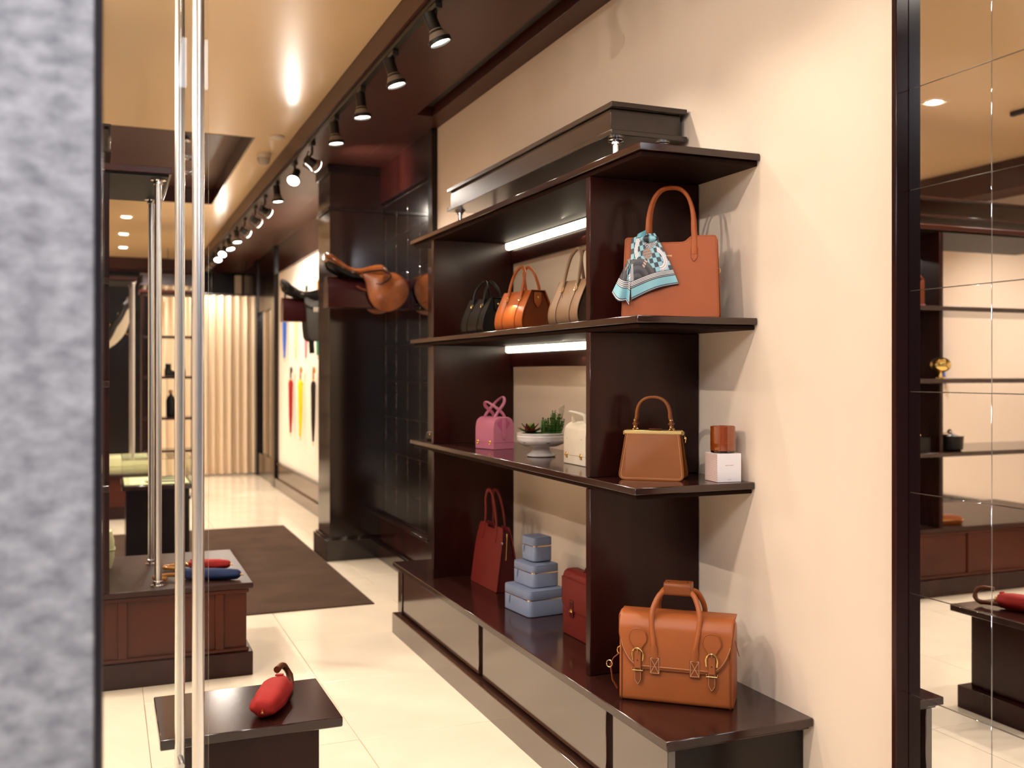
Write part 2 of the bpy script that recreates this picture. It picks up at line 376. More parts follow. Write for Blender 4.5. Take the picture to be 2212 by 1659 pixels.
# mirrors of square tiles
def tiled_mirror(name, label, y0, y1, z0, z1, ty, tz, yoff, zoff, back='mirror_back'):
    t = thing(name, label, 'mirror', (XW, (y0+y1)/2, z0))
    yc = (y0+y1)/2
    box('backing', back, .0045, .012, y0-yc, y1-yc, 0, z1-z0, t, .0005)
    ys = sorted({y0, y1} | {yoff+k*ty for k in range(-60, 60) if y0+.01 < yoff+k*ty < y1-.01})
    zs = sorted({z0, z1} | {zoff+k*tz for k in range(-60, 60) if z0+.01 < zoff+k*tz < z1-.01})
    for a, b in zip(ys, ys[1:]):
        for c, d in zip(zs, zs[1:]):
            box('mirror_tile', 'mirror', 0, .0045, a+.001-yc, b-.001-yc, c+.001-z0, d-.001-z0, t, .0004)
    return t
tiled_mirror('tiled_mirror', 'wall mirror of square tiles at the right edge beside the cream wall', 1.25, 2.1495, .02, 3.15, .283, .283, 2.15, 1.448)
tiled_mirror('tiled_mirror', 'dark tiled mirror between the cream wall and the pillar, behind brown saddle', 6.52, 7.845, .356, 2.868, .312, .283, 6.84, 1.436, 'mirror_dark')
t = thing('wall_mirror', 'narrow mirror beside the far curtain', 'mirror', (XW, 14.14, .34)); box('pane', 'mirror', 0, .006, -.72, .72, 0, 2.04, t)

# rug
tag(box('rug', 'rug', -.62, 1.61, 6.27, 9.83, .0005, .009, None, .003), 'dark brown entrance rug on the cream stone floor', 'rug')

# ------------------------------------------------------------------ bookcase
bc = thing('bookcase', 'large dark wood open shelving unit with handbags against the cream wall', 'bookcase', (1.85, 4.1, 0))
BX, BY = 1.85, 4.1
def bb(name, m, x0, x1, y0, y1, z0, z1, b=.0025, parent=bc): return box(name, m, x0-BX, x1-BX, y0-BY, y1-BY, z0, z1, parent, b)
for zt, yn, yf in ((2.258, 2.83, 5.47), (1.691, 2.845, 5.47), (1.12, 2.86, 5.475)):
    s = bb('shelf', 'wood_h', 1.613, XW-.002, yn, yf, zt-.024, zt)
    bb('shelf_lip', 'wood_satin', 1.628, XW-.002, yn+.016, yf-.03, zt-.041, zt-.0245, parent=s)
PN = ((3.21, 3.245), (5.065, 5.10))
for za, zb in ((.400, 1.079), (1.1205, 1.6495), (1.6915, 2.2165)):
    for ya, yb in PN: bb('upright', 'wood', 1.624, XW-.003, ya, yb, za, zb)
for zt in (2.216, 1.649):
    bb('back_rail', 'wood', XW-.022, XW-.003, 3.246, 5.064, zt-.115, zt)
    led = MB().box(XW-.056-BX, XW-.0225-BX, 3.25-BY, 5.06-BY, zt-.0042, zt-.0005, .0008).build('led_profile', 'chrome', bc); MB().box(XW-.0308-BX, XW-.0225-BX, 3.25-BY, 5.06-BY, zt-.038, zt-.0044, .0008).build('led_profile', 'chrome', bc)
    dif = MB().loft([[(x-BX, y, z) for x, z in ((XW-.053, zt-.0045), (XW-.053, zt-.030), (XW-.045, zt-.0375), (XW-.031, zt-.038), (XW-.031, zt-.0045))] for y in (3.255-BY, 5.055-BY)]).build('led_diffuser', 'led', bc)
    la = bpy.data.lights.new('led_light', 'AREA'); la.shape = 'RECTANGLE'; la.size = 1.78; la.size_y = .02; la.energy = 4.0; la.color = (1, .86, .62)
    lo = bpy.data.objects.new('led_light', la); COL.objects.link(lo); lo.parent = bc
    lo.matrix_local = Matrix.Translation((XW-.066-BX, 4.155-BY, zt-.044)) @ Vector((-.55, 0, -.83)).to_track_quat('-Z', 'X').to_matrix().to_4x4()
    lo.rotation_euler = Vector((-.55, 0, -.83)).to_track_quat('-Z', 'X').to_euler()
bb('ledge', 'wood_h', 1.545, XW-.003, 2.55, 5.6, .372, .399)
bb('ledge_lip', 'wood_h', 1.560, XW-.003, 2.57, 5.585, .358, .3715)
bb('base_core', 'black_wood', 1.59, XW-.003, 2.60, 5.56, .02, .3575)
bb('plinth', 'lacquer_front', 1.53, XW-.003, 2.55, 5.545+.01, 0, .115)
# drawer fronts sit proud of the dark core with shadow gaps between
bb('corner_post', 'lacquer_front', 1.565, 1.64, 5.48, 5.555, .116, .3575)
for ya, yb in ((4.22, 5.445), (2.98, 4.165), (2.58, 2.93)): bb('drawer_front', 'lacquer_front', 1.567, 1.595, ya, yb, .128, .3565, .002)
# light beam on top of the bookcase
t = thing('display_beam', 'dark boxed beam on chrome feet on top of the handbag shelves', 'beam', (1.91, 4.25, 2.2585))
def beam(t, x0, x1, y0, y1, zb, h, feet, m='wood'):
    box('top_flange', m, x0, x1, y0, y1, zb+h-.02, zb+h, t); box('beam_body', m, x0+.012, x1-.012, y0+.03, y1-.03, zb+.02, zb+h-.0205, t); box('bottom_flange', m, x0, x1, y0, y1, zb, zb+.0195, t)
    for fx, fy in feet:
        MB().lathe([(.012, 0), (.012, zb-.022), (.018, zb-.02), (.018, zb-.012), (.03, zb-.008), (.03, zb-.002), (.02, zb-.0005)], 20, Matrix.Translation((fx, fy, 0))).build('foot', 'polished', t)
beam(t, -.16, .17, -.97, .965, .137, .125, ((-.105, -.90), (.10, -.90), (-.105, .90), (.10, .90)), 'beam')

# ------------------------------------------------------------------ track lighting
tk = thing('light_track', 'black lighting track running along the soffit edge', 'light track', (1.355, 8.1, ZS))
MB().box(-.018, .018, -6.7, 6.9, -.03, -.0005, .002).build('rail', 'black', tk)
def track_light(x, y, z, direction, label, watts, kind='par', angle=75, lit=True, stem=.05, blend=.7, radius=.03):
    t = thing('track_light', label, 'track light', (x, y, z), 0, 'track spotlights')
    MB().box(-.016, .016, -.05, .05, -.028, 0, .003).build('adapter', 'black', t)
    d = Vector(direction).normalized(); pv = Vector((0, 0, -.028-stem-.035))
    MB().lathe([(.009, -.027-stem), (.009, -.027)], 12).build('stem', 'black', t)
    if kind == 'par':
        A = axis_matrix(pv, d)
        h = MB().lathe([(.014, -.085), (.029, -.08), (.029, -.0), (.036, .014)], 20, A).build('lamp_holder', 'black', t)
        MB().lathe([(.026, -.009), (.034, .012), (.046, .040), (.0475, .050)][0:], 24, A).build('lamp_bulb', 'bulb', t)
        MB().lathe([(.046, .044), (.053, .044), (.053, .062), (.047, .063), (.0455, .056)], 28, A, caps=False).build('lamp_ring', 'black', t)
        MB().lathe([(.0465, .048), (.0465, .053), (.03, .057), (.004, .058)], 24, A).build('lamp_lens', 'lens' if lit else 'white_plastic', t)
        spot(t, pv+d*.072, d, watts, angle, blend, radius)
    else:
        A = axis_matrix(pv + Vector((0, 0, -.03)), d)
        yk = MB(); yk.tube([tuple(A @ Vector(q)) for q in ((0, -.058, -.06), (0, -.058, .05), (0, .058, .05), (0, .058, -.06), (0, -.058, -.06))], .004, 6); yk.build('yoke', 'black', t)
        yk = MB(); yk.tube([(0, 0, -.028-stem), tuple(A @ Vector((0, 0, -.05)))], .007, 8); yk.build('yoke_arm', 'black', t)
        MB().lathe([(.015, -.062), (.03, -.055), (.034, 0), (.036, .01)], 18, A).build('lamp_holder', 'black', t)
        MB().lathe([(.035, .008), (.047, .035), (.0475, .045)], 22, A).build('lamp_bulb', 'bulb', t)
        MB().lathe([(.0465, .043), (.0465, .048), (.03, .052), (.004, .053)], 22, A).build('lamp_lens', 'lens', t)
        spot(t, A @ Vector((0, 0, .066)), d, watts, angle, blend)
    return t
DOWN = (.10, -.05, -1)
heads = [  # y, direction, kind, words
    (1.45, (.45, .5, -1), 'par', 'first track spotlight by the shop entrance'),
    (2.10, (.55, .25, -1), 'par', 'second track spotlight by the shop entrance'),
    (2.80, (.50, .0, -1), 'par', 'third track spotlight by the shop entrance'),
    (3.50, (.45, -.1, -1), 'par', 'fourth track spotlight by the shop entrance'),
    (4.20, (.40, -.1, -1), 'par', 'track spotlight above the near part of the handbag shelves'),
    (4.90, (.30, -.1, -1), 'par', 'track spotlight above the middle of the handbag shelves'),
    (5.58, DOWN, 'par', 'nearest lit track spotlight in the picture, cut by the top edge'),
    (6.28, DOWN, 'par', 'second lit track spotlight, next to the topmost one'),
    (7.05, (.85, .45, -.38), 'gim', 'track spotlight with square yoke turned towards the wall, third from top'),
    (7.75, (-.35, -.75, -.75), 'par', 'track spotlight turned towards the viewer, brightest of the row'),
    (8.60, DOWN, 'par', 'downward track spotlight just past the bright turned one'),
    (9.30, (.85, .5, -.38), 'gim', 'yoke spotlight turned to the wall, sixth from the top of the row'),
    (9.95, (.8, .55, -.40), 'gim', 'yoke spotlight turned to the wall, seventh from the top of the row'),
    (10.75, (.85, .45, -.42), 'gim', 'yoke spotlight turned to the wall, eighth from the top of the row'),
    (11.45, (.1, -.2, -1), 'par', 'ninth lit spotlight of the track row'),
    (12.15, (.2, -.35, -1), 'par', 'tenth spotlight of the track row, tilted to the right'),
    (12.85, (-.25, -.75, -.8), 'par', 'eleventh spotlight of the track row, turned towards the viewer'),
    (13.45, (-.1, -.6, -.8), 'par', 'twelfth spotlight of the track row, turned towards the viewer'),
    (14.05, (.1, .5, -1), 'par', 'third spotlight from the far end of the track'),
    (14.5, (.0, .4, -1), 'par', 'second spotlight from the far end of the track'),
    (14.9, (.0, .2, -1), 'par', 'last spotlight at the far end of the track'),
]
for y, d, k, lab in heads:
    track_light(1.355, y, ZS-.03, d, lab, TRACK_W*(.20 if y < 3 else .45 if y < 5.2 else 1 if y < 12.5 else .5), k, 85 if y < 5 else 125)
# the second track of the room, on the other side, lights the shelves
tk = thing('light_track', 'black lighting track on the beige ceiling of the left half', 'light track', (-1.6, 3.1, ZC)); MB().box(-.018, .018, -1.5, 1.9, -.03, -.0005, .002).build('rail', 'black', tk)
for i, (y, tg) in enumerate(((1.97, (1.9, 2.9, 1.2)), (2.6, (1.8, 3.6, 1.2)), (3.3, (1.8, 4.3, 1.2)), (4.6, (1.9, 2.6, 1.3)))):
    p0 = Vector((-1.6, y, ZC-.15)); track_light(-1.6, y, ZC-.03, Vector(tg)-p0, ('first', 'second', 'third', 'fourth')[i] + ' spotlight of the short ceiling track on the left', KEY_W*(2.5, .55, .55, .8)[i], 'par', 80, stem=.04, blend=1.0, radius=.018)
# recessed downlights
def downlight(x, y, z, label, watts, size=.055, round_=False):
    t = thing('downlight', label, 'downlight', (x, y, z), 0, 'recessed downlights')
    s = size
    MB().loft([[(s*a, s*b, c) for a, b in ((-1, -1), (1, -1), (1, 1), (-1, 1))] for s, c in ((.075, -.0006), (.075, -.006), (.058, -.006), (.052, -.002))] if False else
              [[(q*a, q*b, c) for a, b in ((-1, -1), (1, -1), (1, 1), (-1, 1))] for q, c in ((s*1.35, -.0005), (s*1.35, -.008), (s*1.05, -.008), (s*.98, -.004))], caps=False).build('bezel', 'white_plastic', t)
    MB().lathe([(s*.97, -.0045), (s*.9, -.007), (.004, -.009)], 20).build('lamp_lens', 'lens', t)
    spot(t, (0, 0, -.03), (0, 0, -1), watts, 125, .8, .05)
    return t
for i, (x, y) in enumerate(((.212, 12.2), (.205, 13.71), (.22, 15.17))): downlight(x, y, ZC, ('nearest', 'middle', 'farthest')[i] + ' of the three square ceiling lights at the back', DOWN_W)
k = 0
for x in (-2.2, -.9, .45):
    for y in (2.0, 3.4, 5.0, 6.6):
        if x > 0 and y > 4.5: continue
        k += 1; downlight(x, y, ZC, 'square ceiling light over the front of the shop, %s row, %s from the entrance' % ({-2.2: 'left', -.9: 'middle', .45: 'right'}[x], {2.0: 'first', 3.4: 'second', 5.0: 'third', 6.6: 'fourth'}[y]), DOWN_W*(.25 if x > 0 else .5 if y < 4 else 1))
for y in (13.2, 15.3): downlight(-1.6, y, ZC, 'square ceiling light over the back left, %s' % ('near' if y < 14 else 'far'), DOWN_W)
for i, (x, y, on) in enumerate(((.66, 8.63, False), (.69, 9.36, True), (.735, 10.05, True))):
    t = thing('coffer_spotlight', ('unlit', 'first lit', 'second lit')[i] + ' spotlight inside the dark ceiling coffer', 'spotlight', (x, y, 3.46))
    for s in (-.055, .055):
        MB().lathe([(.03, -.0005), (.045, -.012), (.05, -.03)], 20, Matrix.Translation((s, 0, 0)), caps=False).build('lamp_ring', 'polished', t)
        MB().lathe([(.044, -.011), (.036, -.014), (.003, -.016)], 20, Matrix.Translation((s, 0, 0))).build('lamp_lens', 'lens' if on else 'polished', t)
    if on: spot(t, (0, 0, -.05), (0, 0, -1), 40, 120, .8, .05)
for y in (8.6, 9.7): downlight(-.6, y, 3.46, 'square ceiling light in the coffer on the left, %s' % ('near' if y < 9 else 'far'), DOWN_W)
t = thing('smoke_detector', 'flat round white smoke detector on the beige ceiling', 'smoke detector', (1.2, 7.62, ZC)); MB().lathe([(.055, -.0005), (.055, -.012), (.045, -.02), (.003, -.022)], 24).build('casing', 'white_plastic', t)
t = thing('dome_camera', 'white dome camera hanging from the beige ceiling', 'camera', (1.19, 8.25, ZC)); MB().lathe([(.06, -.0005), (.06, -.03), (.055, -.04)], 24).build('collar', 'white_plastic', t)
MB().lathe([(.054, -.0405), (.052, -.06), (.04, -.085), (.02, -.10), (.002, -.104)], 24).build('dome', 'dome', t)

# ------------------------------------------------------------------ bags
def lerp(a, b, t): return a+(b-a)*t
def arch(hw, z0, z1, y0=0, y1=0, n=20, p=.75, x_in=0):
    """handle arch in x,z from (-hw,z0) over z1 to (hw,z0); y from y0 at the ends to y1 at the top"""
    out = []
    for i in range(n+1):
        a = PI*i/n; c, s = cos(a), sin(a)
        x = -hw*math.copysign(abs(c)**p, c); z = z0+(z1-z0)*s**.85
        out.append((x, lerp(y0, y1, s), z))
    return out
# --- big tan tote with handles (upper shelf, near end)
def big_tote():
    t = thing('tote_bag', 'large structured tan leather tote with a blue silk scarf tied to its handle', 'handbag', (1.864, 3.044, 1.6915), -36.5)
    h, wb, wt, db, dt = .292, .342, .322, .122, .062
    W_ = lambda z: lerp(wb, wt, z/h); D_ = lambda z: lerp(db, dt, z/h)
    loops = []
    for k in range(9):
        z = .001+(h-.03)*k/8; loops.append([(x, y, zz) for x, y, zz in rrect(W_(z)-.012, D_(z)-.006, .012, z)])
    MB().loft(loops).build('gusset_body', 'tan_dark', t)
    def panel(sg):
        pts = [(-wb/2, 0), (wb/2, 0), (wt/2, h), (.070, h), (.050, h-.021), (-.050, h-.021), (-.070, h), (-wt/2, h)]
        poly = rpoly(pts, [.012, .012, .012, .012, .012, .012, .012, .012], 4)
        f = lambda x, y, z: (x, sg*(D_(z)/2+.001)+y - sg*.004*sin(PI*min(1, max(0, z/h)))*0, z)
        o = MB().prism(poly, 0 if sg > 0 else -.005, .005 if sg > 0 else 0, .0012, f).build('front_panel' if sg < 0 else 'back_panel', 'tan_leather', t)
        ed = inset(poly, .0045)
        sm = MB(); sm.tube([(x, sg*(D_(z)/2+.0058), z) for x, z in ed], .0007, 5, closed=True); sm.build('seam', 'tan_edge', o)
    panel(-1); panel(1)
    for sg in (-1, 1):
        yb = sg*(D_(.24)/2+.008)
        path = [(-.083, sg*(D_(.225)/2+.008), .225), (-.083, yb, .25), (-.082, sg*.036, .295)] + [(x, y, z) for x, y, z in arch(.080, .315, .470, sg*.034, sg*.012, 18, .8)] + [(.082, sg*.036, .295), (.083, yb, .25), (.083, sg*(D_(.225)/2+.008), .225)]
        n = len(path); rr = [lerp(.0115, .0062, sin(PI*i/(n-1))**.7) for i in range(n)]; ff = [lerp(.0028, .0062, sin(PI*i/(n-1))**.5) for i in range(n)]
        hd = MB().tube(path, rr, 12, bino=(0, 1, 0), flat=ff).build('handle', 'tan_leather', t)
        for sx in (-1, 1):
            tabp = rpoly([(sx*.083-.0125, .250), (sx*.083-.0125, .212), (sx*.083, .196), (sx*.083+.0125, .212), (sx*.083+.0125, .250)], [.001, .006, .006, .006, .001], 4)
            f = lambda x, y, z: (x, sg*(D_(z)/2+.0062)+y, z)
            MB().prism(tabp, 0 if sg > 0 else -.003, .003 if sg > 0 else 0, .001, f).build('handle_tab', 'tan_leather', hd)
            sm = MB(); sm.tube([(x, sg*(D_(z)/2+.0095), z) for x, z in inset(tabp, .002)], .0006, 4, closed=True); sm.build('stitching', 'tan_edge', hd)
    z = MB(); z.tube([(wb/2-.009-.02*u*.9, -.022-.0*u, .11+.15*u) for u in [i/8 for i in range(9)]], .0022, 6); z.build('zip', 'gold', t)
    MB().tube([(.166+.006*cos(a), -.024, .168+.009*sin(a)) for a in [i*2*PI/12 for i in range(12)]], .0014, 6, closed=True).build('zip_ring', 'gold', t)
    MB().strap([(.168, -.024, .160), (.173, -.026, .145), (.181, -.028, .118)], .009, .002, (0, 1, 0)).build('zip_pull', 'tan_dark', t)
    text_mesh('gold_stamp', 'SWAINE', .0075, 'gold_satin', t, (-.008, -(D_(.222)/2+.0064), .222), (PI/2+.0, 0, 0))
    return t
big_tote()

# --- printed silk scarf knotted on that handle
def scarf_colour(u, v):
    navy = (.018, .018, .026); lb = (.24, .50, .58); wh = (.80, .76, .77); gy = (.07, .06, .062); pk = (.55, .36, .26)
    if v > .955: return wh if abs(v-.975) < .006 else navy
    if v > .80: return lb if v > .815 else navy
    if v > .695: return wh if ((v-.695)/.0262) % 1 > .55 else navy
    if u < .075 and v > .42: return wh if abs(u-.03) < .007 or abs(u-.058) < .006 else navy
    x, y = u-.5, v-.33
    # pompon fan
    if (x/.135)**2+(y/.095)**2 < 1:
        return pk if (int((u+v)*60)+int((u-v)*60)) % 2 else navy
    dx, dy = u-.56, v-.30; r = math.hypot(dx, dy*1.1); a = math.atan2(-dy, dx)
    if .06 < r < .34 and .35 < a < 2.2: return wh if int(a*22) % 2 and (int(r*80) % 3) else navy
    # crescent wings
    for cx, cy, ro, ri, a0, a1 in ((.38, .24, .26, .15, 1.0, 3.7), (.74, .46, .24, .13, -1.7, 1.2)):
        ex, ey = u-cx, v-cy; q = math.hypot(ex, ey); b = math.atan2(-ey, ex)
        if b < a0-.5: b += 2*PI
        if ri < q < ro and a0 < b < a1: return wh if int(q*70) % 3 else (.35, .30, .32)
    # hand/staff
    s = (u-.44)*.72+(v-.43)*-.69; w_ = (u-.44)*.69+(v-.43)*.72
    if abs(w_) < .035 and -.15 < s < .06: return pk if int(s*60) % 3 else navy
    # dark art-deco arch
    if u < .60 and v > .36 and math.hypot(u-.12, (v-.72)*1.25) < .46:
        q = math.hypot(u-.12, (v-.72)*1.25)
        if int(q*26) % 4 == 0: return navy
        return gy if int(q*13) % 2 else (.035, .031, .035)
    k = 8.5
    return lb if (int(u*k*1.15)+int(v*k*1.35)) % 2 else navy
def scarf():
    t = thing('silk_scarf', 'light blue and black printed silk scarf hanging from the tan tote handle', 'scarf', (1.864, 3.044, 1.6915), -36.5)
    S_ = .00157
    P_ = lambda px, py, y: Vector(((px-1447)*S_, y, (682-py)*S_))
    def cloth(name, fn, nu, nv, colf):
        m = MB().grid(fn, nu, nv); o = m.build(name, 'silk', t, smooth=180)
        ca = o.data.color_attributes.new('Col', 'FLOAT_COLOR', 'POINT')
        for j in range(nv+1):
            for i in range(nu+1): ca.data[j*(nu+1)+i].color = (*colf(i/nu, j/nv), 1)
        md = o.modifiers.new('thickness', 'SOLIDIFY'); md.thickness = .0008
        return o
    front = lambda z: -(lerp(.122, .062, z/.292)/2+.009)
    TL, TR, BR, BL = P_(1360, 500, 0), P_(1413, 489, 0), P_(1467, 606, 0), P_(1362, 641, 0)
    def main(u, v):
        L = TL.lerp(BL, v); R = TR.lerp(BR, v**.95); p = L.lerp(R, u)
        p.x += .006*sin(PI*v)*(u-.3); p.z += -.010*sin(PI*u)*(v**2)*-1 - .006*sin(PI*u)*(1-v)*-1
        p.y = front(max(0, p.z)) - .008 - .010*sin(PI*v)*sin(PI*(u*.8+.1)) - .004*sin(u*9+v*3)*v
        return tuple(p)
    cloth('front_fold', main, 120, 160, scarf_colour)
    A0, A1, B1, B0 = P_(1352, 548, 0), P_(1364, 540, 0), P_(1357, 646, 0), P_(1317, 622, 0)
    def tail(u, v):
        L = A0.lerp(B0, v); R = A1.lerp(B1, v); p = L.lerp(R, u)
        p.y = front(max(0, p.z)) - .006 - .022*abs(sin(PI*(u*1.25)))*v; p.z -= .016*abs(sin(PI*u*1.25))*v**2
        return tuple(p)
    cloth('side_fold', tail, 60, 100, lambda u, v: scarf_colour(.1+.8*u, .35+.65*v))
    # knot round the handle foot and the loose teal end
    def knot(u, v):
        a = 2*PI*u; b = PI*v
        return (-.083+.034*cos(a)*sin(b)*1.0+.008, -.045+.022*sin(a)*sin(b), .283+.015*cos(b)*(1+.15*sin(3*a)))
    cloth('knot', knot, 24, 14, lambda u, v: (.30, .62, .72) if int(u*9) % 2 else (.02, .02, .03))
    E0, E1, E2, E3 = P_(1371, 499, 0), P_(1392, 496, 0), P_(1394, 481, 0), P_(1375, 490, 0)
    cloth('loose_end', lambda u, v: (lambda p: (p.x, -.050-.004*sin(PI*u), p.z))(E0.lerp(E1, u).lerp(E3.lerp(E2, u), v)), 12, 12, lambda u, v: (.10, .33, .40))
    return t
scarf()

# --- tan frame bag with gold bar (middle shelf)
def frame_bag():
    t = thing('frame_handbag', 'small caramel leather frame handbag with a gold bar top beside the candle', 'handbag', (1.818, 3.090, 1.1205), -41)
    h, wb, wt, db, dt = .168, .237, .193, .094, .034
    W_ = lambda z: lerp(wb, wt, z/h); D_ = lambda z: lerp(db, dt, z/h)
    # folded side gusset
    loops = []
    for k in range(9):
        z = .004+(h-.014)*k/8; w = W_(z)-.022; d = D_(z)-.008
        loops.append([(-w/2, -d/2, z), (w/2, -d/2, z), (w/2-.001, -d*.28, z), (w/2-.016, -.0, z), (w/2-.001, d*.28, z), (w/2, d/2, z), (-w/2, d/2, z), (-w/2+.001, d*.28, z), (-w/2+.016, 0, z), (-w/2+.001, -d*.28, z)])
    MB().loft(loops).build('gusset', 'camel_dark', t, 25)
    poly = rpoly([(-wb/2, 0), (wb/2, 0), (wt/2, h), (-wt/2, h)], [.026, .026, .004, .004], 6)
    for sg in (-1, 1):
        f = lambda x, y, z: (x, sg*(D_(z)/2)+y - sg*0, z)
        o = MB().prism(poly, -.004, .004, .0015, f).build('front_panel' if sg < 0 else 'back_panel', 'camel', t)
        rim = [p for p in poly if p[1] < h-.002]
        i0 = max(range(len(poly)), key=lambda i: (poly[i][1], -poly[i][0]))
        edge = poly[-1:] + poly[:0]
        order = sorted(range(len(poly)), key=lambda i: i)
        MB().tube([(x, sg*(D_(z)/2+.003), z) for x, z in inset(poly, .001)], .0028, 8, closed=True).build('piping', 'camel_dark' if sg > 0 else 'camel', o)
        sm = MB(); sm.tube([(x, sg*(D_(z)/2+.0044), z) for x, z in inset(poly, .0065)], .0005, 4, closed=True); sm.build('stitching', 'stitch', o)
    box('frame_bar', 'gold_satin', -.103, .103, -.0245, -.006, h-.007, h+.007, t, .0025); box('frame_bar', 'gold_satin', -.103, .103, .006, .0245, h-.007, h+.007, t, .0025)
    for sx in (-1, 1): box('frame_hinge', 'gold', sx*.104-.004, sx*.104+.004, -.018, .018, h-.010, h+.004, t, .001)
    box('clasp_tab', 'camel_dark', -.018, .030, -.004, .012, h+.0075, h+.012, t)
    for sg in (-1, 1):
        y0 = sg*.012
        path = [(-.066, y0, h+.012), (-.064, y0, h+.04)] + [(x, y, z) for x, y, z in arch(.060, h+.055, h+.126, y0, y0*.7, 18, .85)] + [(.064, y0, h+.04), (.066, y0, h+.012)]
        hd = MB().strap(path, [.012 if 2 < i < len(path)-3 else .014 for i in range(len(path))], .0085, (0, 1, 0)).build('handle', 'camel_dark' if sg > 0 else 'camel', t)
        for sx in (-1, 1):
            MB().box(-.0085, .0085, -.0075, .0075, -.0035, .0035, .001, Matrix.Translation((sx*.0645, y0, h+.030))).build('keeper', 'camel_dark', hd)
            for zz in (.019, .043):
                MB().lathe([(.0032, 0), (.0032, .001), (.0018, .0022), (.0003, .0025)], 10, axis_matrix((sx*.0648, y0-.0082, h+zz), (0, -1, 0))).build('stud', 'gold', hd)
            MB().tube([(sx*.066+.008*cos(a), y0, h+.008+.006*sin(a)) for a in [i*PI/5 for i in range(10)]], .0012, 6, closed=True).build('ring', 'gold', hd)
    MB().tube([(.112, -.006, h-.012), (.117, -.012, h-.02), (.116, -.016, h-.034), (.113, -.012, h-.04)], .0018, 6).build('side_hook', 'gold', t)
    MB().lathe([(.005, 0), (.005, .006)], 10, axis_matrix((.112, -.008, h-.02), (1, 0, 0))).build('side_stud', 'gold', t)
frame_bag()

# --- candle on its box
cb = thing('candle_box', 'white card candle box with a patterned side under the amber candle', 'box', (2.0115, 2.941, 1.1205), -6)
MB().box(-.046, .046, -.046, .046, 0, .099, .0008).build('carton', 'card', cb)
box('printed_side', 'print', -.0464, -.0457, -.0455, .0455, .001, .098, cb, .0001)
text_mesh('red_lettering', 'BRIDLE LEATHER', .0042, 'red_ink', cb, (0, -.0462, .058), (PI/2, 0, 0), .0001)
text_mesh('grey_lettering', 'LONDON', .003, 'grey_ink', cb, (0, -.0462, .0085), (PI/2, 0, 0), .0001)
cd = thing('candle', 'amber glass candle standing on the white box', 'candle', (2.0115, 2.941, 1.2200), -6)
MB().lathe([(.040, 0), (.0425, .001), (.043, .004), (.0425, .0075)], 40).build('base', 'amber_dark', cd)
MB().lathe([(.0425, .0078), (.0435, .012), (.0435, .090), (.0428, .0935), (.0405, .0935), (.040, .086), (.002, .085)], 48).build('glass', 'amber', cd)
text_mesh('lettering', 'BRIDLE LEATHER', .0042, 'red_ink', cd, (.0, -.0438, .036), (PI/2, 0, 0), .0001)
MB().tube([(0, 0, .085), (.001, 0, .090)], .0008, 6).build('wick', 'cream_leather', cd)

